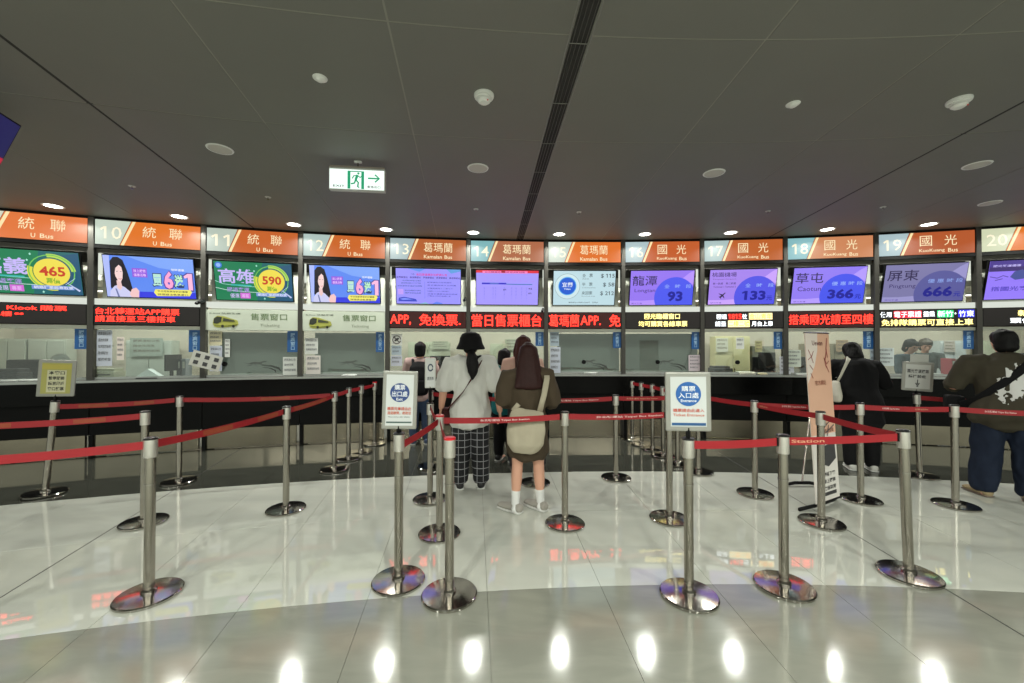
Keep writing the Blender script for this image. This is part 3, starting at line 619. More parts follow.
# notices stuck to the glass
PW, PC, PL, PB = P((216, 219, 214)), P((214, 208, 176)), P((198, 204, 218)), P((170, 186, 198))
NOT = [(10, 97, 330, 112, 366, PL, 5, 'tall pale notice on the edge of window 10'), (10, 117, 337, 124, 360, P((226, 214, 206)), 4, 'narrow notice with red characters in window 10'),
       (11, 209, 331, 222, 345, PC, 3, 'yellowish grid notice high on window 11'), (11, 210, 346, 222, 371, PL, 4, 'grey white notice low on window 11'), (11, 225, 339, 230, 357, PW, 4, 'narrow white notice beside the talk-through of window 11'), (11, 283, 357, 297, 375, PW, 3, 'white sheet low under the blue plate of window 11'),
       (12, 305, 338, 318, 354, PW, 3, 'white notice with a round mark on window 12'), (12, 306, 355.5, 320.5, 374, P((222, 216, 210)), 3, 'notice with a cartoon bubble at the foot of window 12'),
       (13, 391.5, 345.5, 401.5, 355, PB, 2, 'blue grey notice on window 13 below the prohibition sign'), (13, 391, 355.5, 402, 366, PL, 2, 'pale sheet lowest of three on window 13'),
       (15, 550, 332, 559, 346, PB, 3, 'blue grey notice high on window 15'), (15, 550, 347, 560.5, 373, PL, 4, 'pale blue sheet low on window 15'),
       (16, 688.5, 355, 701, 371, P((214, 200, 208)), 4, 'pinkish sheet standing at the corner of window 16'), (17, 779.5, 356.5, 794, 374, P((216, 218, 226)), 4, 'white sheet in a stand between windows 17 and 18'),
       (17, 736, 337.5, 744, 349, PW, 2, 'small white sheet hanging in window 17'), (18, 786, 350, 801, 367, P((200, 208, 196)), 4, 'pale green notice in window 18 behind the banner'), (19, 878, 348, 894, 366, P((206, 216, 216)), 4, 'pale notice at the edge of window 19'), (19, 959, 356, 974, 370, P((206, 198, 184)), 3, 'beige sheet under the blue plate of window 19'), (18, 870, 349, 875, 364, PB, 2, 'narrow notice under the blue plate of window 18')]
for n, x0, y0, x1, y1, m, ln, lab in NOT: inbox('paper_notice', n, x0, y0, x1, y1, .016, m, lab, 'notice', .003, None, 0, ln)
t = inbox('prohibition_notice', 13, 391.5, 334, 402, 345, .016, PW, 'white notice with a crossed out circle on window 13', 'notice', .003)
w_ = abs(bp(13, 402, 345, .016)[0] - bp(13, 391.5, 334, .016)[0])
bm = bmesh.new(); prism(bm, ringpts(0, w_ * .52, w_ * .42, w_ * .42, w_ * .08, 0, 2 * PI - .001), -.006, -.0045); prism(bm, stroke([(-w_ * .28, w_ * .8), (w_ * .28, w_ * .24)], w_ * .08), -.0062, -.0048)
obj('ring_mark', bm, P((70, 60, 64)), t); poly('dog_mark', stroke([(-w_ * .2, w_ * .4), (0, w_ * .55), (w_ * .2, w_ * .65)], [.02, .04, .02]), -.0042, P((40, 38, 40)), t)
# tilted cardboard notice hanging across the post between windows 10 and 11
t = inbox('hanging_card', 11, 188, 353, 219, 368, -.06, P((206, 206, 198)), 'tilted white card with black pictures across the post by window 11', 'notice', .004, None, 0, 0, rotz=.30)
for i in range(3):
    for j in range(2):
        rect('printed_picture', -.15 + .12 * i, .03 + .1 * j, -.09 + .12 * i, .085 + .1 * j, -.0045, P((70, 70, 72)), t)

# ------------------------------------------------------------------ things on the desks inside
m_mon = M('monitor_black', (22, 22, 24), .4, var=.1)
CT = 1.046
def desk(name, n, x, off, label, cat, rz=0.):
    th, p = frame(n, off); lx = bp(n, x, 365, off)[0]
    q = Vector((p.x + math.cos(th) * lx, p.y - math.sin(th) * lx, CT))
    return thing(name, label, cat, q, (0, 0, -th + rz))
def monitor(n, x, off, label, rz=0., w_=.4, h=.26):
    t = desk('computer_monitor', n, x, off, label, 'monitor', rz)
    box('foot', -.1, -.07, 0, .1, .07, .012, m_mon, t, .004); box('neck', -.02, -.01, .012, .02, .02, .12, m_mon, t, .003); box('panel', -w_ / 2, -.03, .09, w_ / 2, -.005, .09 + h, m_mon, t, .006)
    rect('screen', -w_ / 2 + .012, .10, w_ / 2 - .012, .08 + h, -.0045 + .002, M('screen_dark', (30, 34, 40), .2), t)
monitor(10, 172, .34, 'black monitor seen edge on at the desk of window 10', 1.3, .3, .24)
monitor(17, 766, .34, 'black monitor on the desk behind window 17', .5); monitor(20, 1016, .4, 'black monitor on the desk behind window 20', .3)
monitor(13, 440, .42, 'dark monitor on the desk behind window 13', .2, .34, .2)
def printer(n, x, off, label, c, w_=.36, h=.16, d=.28):
    t = desk('ticket_printer', n, x, off, label, 'printer')
    box('body', -w_ / 2, -d / 2, 0, w_ / 2, d / 2, h * .7, M('printer_%d' % c[0], c, .5, var=.06), t, .012); box('lid', -w_ / 2 + .02, -d / 2 + .05, h * .7, w_ / 2 - .02, d / 2 - .02, h, M('printer_%d' % c[0], c), t, .01)
    box('paper_slot', -w_ * .35, -d / 2 - .004, h * .35, w_ * .35, -d / 2, h * .45, m_mon, t)
printer(10, 108, .28, 'beige ticket printer at the corner of window 10', (196, 196, 168), .28, .14); printer(9, 8, .36, 'dark ticket printer inside window 9', (42, 42, 44), .34, .15)
printer(17, 720, .26, 'black ticket printer behind window 17', (26, 26, 28), .30, .12); printer(13, 455, .3, 'white ticket printer behind window 13', (220, 220, 214), .3, .2)
printer(14, 500, .36, 'white ticket printer behind window 14', (214, 216, 212), .3, .22); printer(20, 990, .3, 'grey ticket printer behind window 20', (160, 160, 156), .3, .14)
def papers(n, x, off, label, c=(224, 226, 222), w_=.2, k=5):
    t = desk('paper_stack', n, x, off, label, 'papers')
    for i in range(k):
        s = box('sheet', -w_ / 2, -.1, .004 * i, w_ / 2, .1, .004 * i + .0035, P(c), t); s.rotation_euler = (0, 0, random.uniform(-.2, .2))
papers(9, 14, .1, 'loose papers on the counter of window 9'); papers(9, 36, .08, 'small paper pile behind the yellow notice frame'); papers(15, 590, .06, 'papers on the sill of window 15'); papers(12, 350, .0, 'papers on the sill of window 12', k=3)
papers(17, 745, .1, 'white ticket stacks on the counter of window 17', (232, 230, 214), .24, 9); papers(18, 800, .1, 'papers on the counter of window 18'); papers(19, 930, .25, 'white papers in front of the clerks of window 19', k=8); papers(13, 448, .12, 'papers on the counter of window 13'); papers(14, 520, .16, 'papers on the counter of window 14')
papers(17, 760, .08, 'cream note pad on the counter of window 17', (226, 218, 180), .12, 6)
# folded white paper tent in window 10
t = desk('paper_tent', 10, 150, .10, 'white folded paper tent on the counter of window 10', 'paper')
bm = bmesh.new(); prism(bm, [(-.17, 0), (.17, 0), (.0, .135)], -.06, .06); obj('tent', bm, P((226, 232, 230)), t); box('tray', -.12, -.09, 0, .12, -.065, .012, m_mon, t)
# office chairs, cabinets, shelves behind
def office_chair(n, x, off, label):
    th, p = frame(n, off); lx = bp(n, x, 365, off)[0]
    t = thing('office_chair', label, 'chair', (p.x + math.cos(th) * lx, p.y - math.sin(th) * lx, 0), (0, 0, -th))
    obj('star_base', lathe(bmesh.new(), [(0, .03), (.26, .03), (.26, .05), (.05, .09), (0, .09)], 10), m_mon, t); obj('gas_lift', loft(bmesh.new(), [(0, 0, .08), (0, 0, .5)], [.025] * 2, seg=10), m_mon, t)
    box('seat', -.23, -.23, .5, .23, .23, .58, m_mon, t, .03); box('backrest', -.21, .2, .72, .21, .26, 1.30, m_mon, t, .03); box('back_stem', -.03, .2, .52, .03, .27, .8, m_mon, t)
office_chair(9, 14, .95, 'black office chair inside window 9'); office_chair(17, 770, .95, 'black office chair inside window 17'); office_chair(13, 425, 1.0, 'black office chair inside window 13'); office_chair(18, 820, 1.0, 'black office chair inside window 18')
def cabinet(n, x0, x1, label, zt=1.5, off=1.66, c=(206, 210, 196)):
    th, p = frame(n, off); a, b = bp(n, x0, 350, off)[0], bp(n, x1, 350, off)[0]; mid = (a + b) / 2; w_ = b - a
    t = thing('storage_cabinet', label, 'cabinet', (p.x + math.cos(th) * mid, p.y - math.sin(th) * mid, 0), (0, 0, -th))
    m = M('cabinet_%d' % c[2], c, .5, var=.04)
    box('body', -w_ / 2, 0, 0, w_ / 2, .28, zt, m, t, .006)
    for s in (-1, 1):
        d_ = box('door', min(0, s * w_ / 2) + .008, -.018, .06, max(0, s * w_ / 2) - .008, -.002, zt - .03, m, t, .004)
        box('handle', s * .03 - .006, -.032, zt * .55, s * .03 + .006, -.018, zt * .55 + .12, m_steel, d_)
cabinet(9, -10, 26, 'pale two door cabinet behind window 9', 1.62); cabinet(9, 28, 66, 'pale two door cabinet behind the yellow notice frame', 1.62); cabinet(10, 126, 172, 'pale green grey two door cabinet behind window 10', 1.6, c=(196, 204, 192))
cabinet(13, 408, 450, 'cream green cabinet behind the boy with the backpack', 1.58, c=(204, 208, 182)); cabinet(14, 490, 525, 'cream green cabinet behind window 14', 1.55, c=(204, 208, 182)); cabinet(17, 715, 750, 'yellowish cream cabinet behind window 17', 1.7, c=(224, 216, 168)); cabinet(17, 752, 775, 'grey cabinet behind the chair of window 17', 1.5, c=(150, 150, 136)); cabinet(18, 806, 862, 'brownish shelf cabinet behind window 18', 1.55, c=(150, 140, 116)); cabinet(19, 940, 966, 'white cabinet behind the clerks of window 19', 1.6, c=(214, 222, 224)); cabinet(20, 985, 1020, 'cream cabinet behind the man in olive', 1.6, c=(216, 208, 182))
# sheets pinned up inside the offices
PIN = [(10, 130, 338, 163, 356, (170, 182, 170), 'framed grey green board hung behind window 10'), (13, 432, 341, 448, 349, (186, 190, 166), 'small chart pinned up behind window 13'), (14, 505, 339, 522, 350, (190, 194, 172), 'pale chart pinned up behind window 14'), (17, 716, 338, 728, 352, (226, 224, 206), 'white list pinned up behind window 17'), (17, 755, 341, 762, 352, (196, 186, 140), 'yellow list pinned up behind window 17'), (18, 836, 340, 848, 352, (178, 150, 120), 'brown poster pinned up behind window 18'), (19, 944, 341, 955, 352, (206, 196, 186), 'poster pinned up behind the clerks of window 19'), (16, 668, 335, 688, 341, (186, 160, 140), 'reddish strip sign behind window 16'), (20, 1000, 338, 1012, 348, (210, 200, 176), 'cream list pinned up behind window 20')]
for n, x0, y0, x1, y1, c_, lab in PIN: inbox('pinned_sheet', n, x0, y0, x1, y1, 1.62, P(c_), lab, 'notice', .006, None, 0, 3, (120, 112, 100))
# binders lined up on the desks behind
for n, x, cs in ((13, 418, ((176, 60, 50), (60, 90, 140), (200, 196, 180))), (14, 512, ((70, 110, 150), (196, 190, 170))), (18, 850, ((120, 70, 50), (180, 160, 120), (60, 70, 80))), (19, 948, ((190, 80, 90), (206, 206, 200))), (10, 182, ((90, 90, 96), (150, 156, 160)))):
    for i, c_ in enumerate(cs):
        t = desk('ring_binder', n, x + 5 * i, .52, '%s ring binder standing on the desk behind window %d' % ({176: 'red', 60: 'blue', 200: 'cream', 70: 'blue', 196: 'cream', 120: 'brown', 180: 'tan', 190: 'pink', 206: 'white', 90: 'dark grey', 150: 'pale grey'}[c_[0]], n), 'binder') if not (n == 18 and i == 2) else desk('ring_binder', n, x + 5 * i, .52, 'slate ring binder standing on the desk behind window 18', 'binder')
        box('cover', -.025, -.11, 0, .025, .11, .26, P(c_), t, .004); rect('spine_label', -.015, .12, .015, .22, -.1105, P((226, 224, 214)), t)
# colourful carton behind window 14
t = desk('storage_carton', 14, 490, .62, 'small carton with orange and blue sides behind window 14', 'box'); t.location.z = CT + .0
box('carton', -.09, -.06, 0, .09, .06, .17, P((86, 92, 140)), t, .004); box('carton_flap', -.14, -.06, 0, -.092, .06, .15, P((206, 166, 110)), t, .004)
for n, x, lab in ((9, 60, 'round grey desk fan behind the glass of window 9'),):
    t = desk('desk_fan', n, x, .35, lab, 'fan'); obj('fan_base', lathe(bmesh.new(), [(0, 0), (.08, 0), (.07, .02), (.02, .03), (.015, .14), (0, .14)], 18), m_plastic, t)
    bm = lathe(bmesh.new(), [(0, -.03), (.08, -.025), (.11, 0), (.08, .025), (0, .03)], 24); bmesh.ops.rotate(bm, matrix=Matrix.Rotation(PI / 2, 3, 'X'), verts=bm.verts); bmesh.ops.translate(bm, vec=(0, 0, .24), verts=bm.verts); obj('fan_cage', bm, m_plastic, t)
# little security cameras under the screens
for n, x, y in ((13, 465.5, 300), (10, 200, 303), (14, 543, 311), (11, 203, 302)):
    a, z = bp(n, x, y, -.05); th, p = frame(n, -.05)
    t = thing('security_camera', 'small black camera beside the screen of booth %d%s' % (n, ''), 'camera', (p.x + math.cos(th) * a, p.y - math.sin(th) * a, z), (0, 0, -th))
    box('mount', -.012, -.01, .0, .012, .05, .05, m_mon, t, .003); obj('barrel', loft(bmesh.new(), [(0, .03, .02), (-.02, -.06, -.01)], [.022, .024], seg=14), m_mon, t); obj('camera_lens', ball(bmesh.new(), (-.024, -.07, -.014), .014, 10), m_black, t)

# ------------------------------------------------------------------ stanchions and belts
SH = .95
def mesh_of(bm, name, mat, smooth=True):
    bmesh.ops.recalc_face_normals(bm, faces=bm.faces)
    me = bpy.data.meshes.new(name); bm.to_mesh(me); bm.free(); me.materials.append(mat)
    if smooth: me.shade_smooth(); 
    return me
def sharp(me, ang=.6):
    me.set_sharp_from_angle(angle=ang); return me
ME_ST = {
 'base': sharp(mesh_of(lathe(bmesh.new(), [(0, 0), (.160, 0), (.166, .006), (.166, .016), (.160, .022), (.10, .026), (.04, .029), (0, .029)], 48), 'base', m_steelbase)),
 'base_collar': sharp(mesh_of(lathe(bmesh.new(), [(0, .028), (.04, .028), (.04, .04), (.030, .05), (0, .05)], 28), 'base_collar', m_steelbase)),
 'pole': sharp(mesh_of(lathe(bmesh.new(), [(0, .045), (.0275, .045), (.0275, SH - .105), (0, SH - .105)], 28), 'pole', m_steel)),
 'pole_joint': sharp(mesh_of(lathe(bmesh.new(), [(.0270, .665), (.0292, .666), (.0292, .676), (.0270, .677)], 28), 'pole_joint', m_steelbase)),
 'belt_head': sharp(mesh_of(lathe(bmesh.new(), [(0, SH - .118), (.0335, SH - .118), (.0345, SH - .112), (.0345, SH - .012), (0, SH - .012)], 28), 'belt_head', M('head_steel', (214, 211, 204), .36, metal=.9, var=.05, vscale=20))),
 'cap': sharp(mesh_of(lathe(bmesh.new(), [(0, SH - .012), (.036, SH - .012), (.036, SH - .004), (.030, SH), (0, SH)], 28), 'cap', M('cap_black', (24, 24, 25), .3, var=.1))),
}
ME_RED = sharp(mesh_of(lathe(bmesh.new(), [(0, SH - .012), (.036, SH - .012), (.036, SH - .001), (.030, SH + .003), (0, SH + .003)], 28), 'cap_red', M('cap_red', (196, 26, 36), .35, var=.1)))
STN = {}
GCH = 'stanchions in the row running back to the counter behind the entrance sign'
GCL = 'stanchions in the row running back to the counter by the exit sign'
LCH = 'steel stanchion in the row that runs back to the counter behind the entrance sign'
LCL = 'steel stanchion in the row from the lane bend to the counter of window 12'
SPEC = {1: (149, 596, 'steel stanchion with belts both ways on the white floor edge before window 10'), 2: (144, 523, 'steel stanchion ending a worn belt, midway to the counter of window 10'), 3: (45, 494.5, 'tilted steel stanchion carrying a yellow notice frame before window 9'),
 4: (179, 482, 'steel stanchion standing on the dark floor edge before window 10'), 5: (286, 510, 'steel stanchion alone on white floor with belt rising towards window 12'), 6: (334.3, 470, LCL), 7: (348.5, 459, LCL), 8: (361, 452.5, LCL), 9: (374.5, 444.2, LCL),
 10: (398.5, 582, 'steel stanchion carrying the framed Exit sign with blue disc'), 11: (449.4, 596, 'red capped steel stanchion beside the Exit sign post, no belt to its side'), 12: (439.4, 534.5, 'steel stanchion before the woman in white where two belts meet'), 13: (430, 500, 'steel stanchion carrying a small grey notice beside the woman in white'), 14: (431, 467, 'steel stanchion on the dark floor behind the small grey notice'),
 15: (565, 524.5, 'steel stanchion beside the woman in the brown shirt'), 16: (535, 483.5, 'steel stanchion hidden behind the legs of the woman in brown'), 17: (616, 478.5, 'steel stanchion on the dark floor edge before window 15'),
 18: (632.3, 439.5, LCH), 19: (641.5, 444.5, LCH), 20: (652.5, 449.5, LCH), 21: (663, 456, LCH), 22: (677.5, 464.5, LCH), 23: (698.3, 472.5, LCH),
 24: (669.5, 519.5, 'steel stanchion on white floor partly behind the Entrance sign'), 25: (689, 596.5, 'steel stanchion carrying the framed Entrance sign with blue disc'), 26: (755, 494.5, 'steel stanchion before window 17 where two belts part'),
 27: (784, 587.5, 'steel stanchion on the grey floor edge between Entrance sign and banner'), 28: (821.5, 523.5, 'steel stanchion standing directly before the pink banner'), 29: (860.8, 500.5, 'steel stanchion before the person in black'),
 30: (909, 576, 'leaning steel stanchion where two belts end on one post'), 31: (920, 476.5, 'steel stanchion carrying a white arrow notice before window 19'), 32: (955.5, 506, 'steel stanchion beside the man in olive shirt')}
TILT = {3: (.098, 0), 30: (-.03, 0), 31: (-.03, 0)}
def stanchion(i, pos, label, tilt=(0, 0), group='belt stanchions'):
    t = thing('belt_stanchion', label, 'stanchion', (pos.x, pos.y, 0), (0, 0, 0.0 if tilt[0] else .78 + random.uniform(0, .1)), group)
    rotm = Matrix.Rotation(tilt[0], 4, 'Y')
    for nm in ('base', 'base_collar', 'pole', 'pole_joint', 'belt_head', 'cap'):
        o = link(nm, ME_RED if (nm == 'cap' and i in (9, 11, 12)) else ME_ST[nm], None, t)
        if tilt[0]:
            if nm == 'base': o.rotation_euler = (.0, tilt[0] * .35, 0); o.location.z = abs(math.sin(tilt[0] * .35)) * .166
            else: o.rotation_euler = (0, tilt[0], 0); o.location.z = .004
    top = Vector((math.sin(tilt[0]) * SH, 0, SH * math.cos(tilt[0])))     # tilted ones are not turned
    STN[i] = (t, top)
LROW = {6: 'at the lane bend', 7: 'second from the lane bend', 8: 'third from the lane bend', 9: 'last, against the counter'}
RROW = {18: 'last, against the counter', 19: 'second from the counter', 20: 'third from the counter', 21: 'fourth from the counter', 22: 'fifth from the counter', 23: 'last on the dark floor edge'}
for i, (x, y, lab) in SPEC.items():
    stanchion(i, onz(x, y), ('steel stanchion in the row before window 12, ' + LROW[i]) if i in LROW else ('steel stanchion in the row behind the Entrance sign, ' + RROW[i]) if i in RROW else lab, TILT.get(i, (0, 0)), GCH if lab == LCH else GCL if lab == LCL else 'belt stanchions')
# posts just past the picture's edge that carry the belt ends
def beyond(x, y, z, i, more, lab):
    q = onz(x, y, z); d = (q - (STN[i][0].location + Vector((0, 0, q.z)))).normalized(); q = q + d * more
    return Vector((q.x, q.y, 0))
stanchion(40, beyond(0, 458, .905, 1, .35, ''), 'steel stanchion outside the lane at the end of the front red belt'); stanchion(41, beyond(0, 424.5, .905, 2, .3, ''), 'steel stanchion outside the lane at the end of the worn belt')
stanchion(42, beyond(1024, 412.5, .905, 32, .3, ''), 'steel stanchion past the man in olive'); stanchion(43, STN[31][0].location + Vector((1.1, -.55, 0)), 'steel stanchion behind the man in olive')
m_blet = P((226, 200, 196)); m_bletg = P((206, 150, 120))
def belt(a, b, letters=(), worn=(), z=.905, sag=.012, za=None, zb=None):
    ta, topa = STN[a]; tb, topb = STN[b]
    p0 = ta.location + Vector((topa.x, topa.y, (za or z))); p1 = tb.location + Vector((topb.x, topb.y, (zb or z)))
    h = (p1 - p0); L = h.length; d = Vector((h.x, h.y, 0)).normalized(); nrm = Vector((d.y, -d.x, 0))
    if nrm.dot(-p0) < 0: nrm = -nrm; flip = True
    else: flip = False
    p0 = p0 + d * .034; p1 = p1 - d * .034; L = (p1 - p0).length
    inv = Matrix.Rotation(-ta.rotation_euler.z, 4, 'Z') @ Matrix.Translation(-ta.location)
    def at(s, v, o=0.): return inv @ (p0.lerp(p1, s) + Vector((0, 0, v - sag * L * 4 * s * (1 - s))) + nrm * o)
    bm = bmesh.new(); N = 12; rows_ = []
    for i in range(N + 1):
        s = i / N; rows_.append([bm.verts.new(at(s, v, o)) for v, o in ((-.024, .0008), (.024, .0008), (.024, -.0008), (-.024, -.0008))])
    for q0, q1 in zip(rows_, rows_[1:]):
        for j in range(4): bm.faces.new((q0[j], q0[(j + 1) % 4], q1[(j + 1) % 4], q1[j]))
    bm.faces.new(rows_[0]); bm.faces.new(rows_[-1])
    o = obj('belt', bm, m_belt, ta)
    # end clip
    rt = (lambda s: 1 - s) if flip else (lambda s: s)
    bm = bmesh.new(); loft(bm, [at(.995, -.027), at(.995, .027)], [(.007, .007)] * 2, seg=8, cap=False); obj('belt_clip', bm, m_blackm, o)
    for s0, s1, st, g in letters:
        def fn(x, zz): s = rt(x); return at(s, zz, .0018)
        text('lettering', st, s0, -.0105, s1, .0105, 0, m_bletg if g else m_blet, o, .015, fn=fn)
    for s0, s1 in worn:
        bm = bmesh.new(); vs = []
        for i in range(5):
            s = s0 + (s1 - s0) * i / 4; vs.append((bm.verts.new(at(rt(s), -.017, .0014)), bm.verts.new(at(rt(s), .017, .0014))))
        for q0, q1 in zip(vs, vs[1:]): bm.faces.new((q0[0], q0[1], q1[1], q1[0]))
        obj('worn_print', bm, m_beltgold, o)
    return o
TB = '台北轉運站 Taipei Bus Station'
belt(1, 40); belt(1, 5, worn=((.28, .50), (.72, .93))); belt(5, 6, worn=((.1, .8),))
belt(2, 41, worn=((.05, .30), (.62, .80))); belt(3, 4, worn=((.15, .40), (.62, .8)), za=.885); belt(4, 6, worn=((.5, .7),)); belt(6, 7); belt(7, 8); belt(8, 9)
belt(12, 10, za=.90, zb=.86); belt(12, 15, letters=((.30, .72, TB, 0),)); belt(15, 24, letters=((.28, .97, TB, 0),)); belt(12, 11, sag=.06, zb=.92); belt(12, 13, sag=.05)
belt(16, 17, letters=((.2, .8, TB, 0),)); belt(17, 23, letters=((.1, .5, TB, 1),)); belt(23, 26); belt(18, 19); belt(19, 20); belt(20, 21); belt(21, 22); belt(22, 23); belt(14, 13); belt(14, 16)
belt(26, 29, letters=((.25, .5, TB, 0),)); belt(26, 28, letters=((.05, .2, TB, 1),)); belt(28, 30); belt(25, 27, letters=()); belt(27, 30, letters=((.03, .32, 'Station', 1),), sag=.006)
belt(29, 32, letters=((.22, .42, TB, 0), (.6, .75, TB, 1))); belt(32, 42, letters=((.25, .55, TB, 0),)); belt(31, 43, letters=((.3, .6, TB, 1),))

# framed notices on stanchion tops
def top_sign(i, x0, y0, x1, y1, frame_c, face_c, yaw=0., lean=0., k=.97):
    t, top = STN[i]; base = t.location
    depth = base.y
    def size(px0, px1, py0, py1):
        s = depth / FPX; return abs(px1 - px0) * s, abs(py1 - py0) * s
    w_, h = size(x0, x1, y0, y1)
    zb = onz_at(x0, y1, depth); w_ = w_ * k
    e = bpy.data.objects.new('sign_holder', None)
    rz = -t.rotation_euler.z + yaw
    f = box('sign_frame', -w_ / 2, -.012, 0, w_ / 2, .012, h, frame_c, t, .010)
    f.location = (top.x, top.y - .0, zb); f.rotation_euler = (0, lean, rz)
    c = box('sign_clip', -.012, -.01, top.z - .01, .012, .01, zb + .02, m_blackm, t); c.location = (top.x, top.y, 0)
    b = w_ * .11
    rect('sign_face', -w_ / 2 + b, b, w_ / 2 - b, h - b, -.0125, face_c, f)
    return f, w_, h
def onz_at(x, y, depth):
    d = ray(x, y); return CAM_H + d.z * depth / d.y
m_frame = M('frame_silver', (150, 150, 143), .4, metal=.3, var=.05)
def disc_sign(i, x0, y0, x1, y1, l1, l2, l3, red1, red2, dk, lean=0., yaw=0.):
    f, w_, h = top_sign(i, x0, y0, x1, y1, m_frame, P((196, 200, 199)), yaw, lean)
    y = -.015
    poly('blue_disc', ell(0, h * .63, w_ * .275, w_ * .275, 40), y, P(dk), f)
    text('lettering', l1, -w_ * .15, h * .675, w_ * .15, h * .765, y - .003, P((236, 240, 244)), f, .006); text('lettering', l2, -w_ * .22, h * .56, w_ * .22, h * .655, y - .003, P((236, 240, 244)), f, .006); text('lettering', l3, -w_ * (.17 if len(l3) > 5 else .09), h * .495, w_ * (.17 if len(l3) > 5 else .09), h * .54, y - .003, P((236, 240, 244)), f)
    text('lettering', red1, -w_ * .34, h * .325, w_ * .34, h * .385, y - .002, P((196, 74, 50)), f, .006); text('lettering', red2, -w_ * .34, h * .255, w_ * .34, h * (.30 if red2.isascii() else .31), y - .002, P((196, 90, 60)), f, .006)
    return f, w_, h
f, w_, h = disc_sign(10, 384.5, 371, 419.5, 429, '購票', '出口處', 'Exit', '購票完畢請由此', '通道離開，謝謝您', (40, 66, 122), .03, .12)
rect('green_bar', -w_ * .36, h * .11, w_ * .36, h * .135, -.015, P((70, 90, 86)), f); text('lettering', 'Please exit here after ticketing', -w_ * .3, h * .2, w_ * .3, h * .225, -.017, P((90, 100, 100)), f)
f, w_, h = disc_sign(25, 665, 372, 710, 431, '購票', '入口處', 'Entrance', '購票請由此進入', 'Ticket Entrance', (30, 92, 162), -.01, -.12)
rect('blue_bar', -w_ * .37, h * .10, w_ * .37, h * .145, -.015, P((30, 80, 130)), f)
f, w_, h = top_sign(3, 39, 360, 75.5, 396.5, m_frame, P((176, 172, 96)), .5, .05, .74)
rect('white_panel', -w_ * .24, h * .12, w_ * .26, h * .72, -.015, P((206, 204, 168)), f); rect('yellow_band', -w_ * .38, h * .75, w_ * .38, h * .88, -.015, P((190, 178, 84)), f)
for q, s_ in enumerate(('本窗口', '暫停服務', '請至鄰近', '窗口購票')): text('lettering', s_, -w_ * .2, h * (.60 - .145 * q), w_ * .22, h * (.70 - .145 * q), -.017, P((50, 50, 44)), f, .03)
f, w_, h = top_sign(31, 899, 362, 928, 391, m_frame, P((196, 198, 194)), -.5, .05, .8)
text('lettering', '國光客運購票', -w_ * .34, h * .62, w_ * .34, h * .75, -.015, P((60, 60, 62)), f, .02); text('lettering', '請往前走', -w_ * .3, h * .45, w_ * .26, h * .56, -.015, P((50, 50, 52)), f, .03); text('lettering', '↓', -w_ * .07, h * .14, w_ * .07, h * .40, -.015, P((30, 30, 32)), f, .04)
rect('top_tab', -w_ * .26, h, w_ * .32, h + .09, 0.0, P((190, 192, 186)), f, .004)
f, w_, h = top_sign(13, 427.5, 358, 438.5, 388, m_plastic, P((206, 208, 206)), .3)
poly('dark_ring', ringpts(0, h * .68, w_ * .26, w_ * .36, w_ * .1, 0, 2 * PI - .001), -.015, P((60, 70, 90)), f); text('lettering', '請排隊', -w_ * .3, h * .26, w_ * .3, h * .38, -.015, P((80, 84, 90)), f)

# ------------------------------------------------------------------ banner stand
bc = onz(823.5, 505)
t = thing('banner_stand', 'tall peach and white printed banner on a black footed stand', 'banner', (bc.x, bc.y, 0), (0, 0, .49))
bh = 1.60; bw = .44
def bz(y): return CAM_H + ray(820, y).z * bc.y / ray(820, y).y
zt, zb = bz(333), .05
m_peach = M('banner_print', (224, 178, 152), .6, var=.06, vscale=3); m_bw = P((222, 214, 208))
box('banner_sheet', -bw / 2, -.002, zb, bw / 2, .002, zt, m_bw, t)
bs = rect('peach_print', -bw / 2, zb + .62, bw / 2, zt, -.0025, m_peach, t)
bH = zt - zb
def bu(a): return -bw / 2 + a * bw
def bv(b): return zt - b * bH
poly('pale_corner', [(bu(0), bv(0)), (bu(.5), bv(0)), (bu(.46), bv(.10)), (bu(.30), bv(.20)), (bu(.0), bv(.30))], -.005, P((228, 216, 208)), bs)
text('lettering', 'Uewan', bu(.25), bv(.075), bu(.68), bv(.045), -.008, P((110, 60, 60)), bs)
for pts, w2 in (([(.08, .10), (.18, .14), (.25, .18)], .006), ([(.05, .16), (.2, .14), (.28, .11)], .006), ([(.1, .19), (.22, .22)], .006), ([(.88, .03), (.82, .10), (.86, .15)], .008), ([(.84, .10), (.74, .17), (.78, .21)], .008), ([(.70, .15), (.80, .19), (.9, .17)], .007), ([(.78, .20), (.88, .24)], .006), ([(.12, .24), (.2, .27)], .006)):
    poly('branch_print', stroke([(bu(a), bv(b)) for a, b in pts], w2), -.008, P((150, 66, 66)), bs)
text('lettering', '官方網站', bu(.28), bv(.315), bu(.72), bv(.285), -.008, P((150, 90, 70)), bs); text('lettering', '立即加入會員', bu(.3), bv(.60), bu(.9), bv(.575), -.008, P((120, 70, 60)), bs)
lo_ = rect('lower_print', bu(.02), bv(.985), bu(.98), bv(.62), -.0028, P((218, 214, 208)), t)
poly('photo_print', [(bu(.35), bv(.68)), (bu(.9), bv(.66)), (bu(.92), bv(.76)), (bu(.6), bv(.80)), (bu(.36), bv(.78))], -.006, P((60, 60, 62)), lo_)
for pts in ([(.5, .57), (.62, .55), (.8, .53)], [(.55, .60), (.75, .58), (.92, .56)], [(.62, .62), (.7, .555)]): poly('sketch_print', stroke([(bu(a), bv(b)) for a, b in pts], .01), -.008, P((90, 80, 84)), bs)
for q, (s_, b) in enumerate((('掃描下載', .83), ('線上購票', .87), ('快速取票', .91))): text('lettering', s_, bu(.35), bv(b + .025), bu(.85), bv(b), -.006, P((50, 48, 50)), lo_, .02)
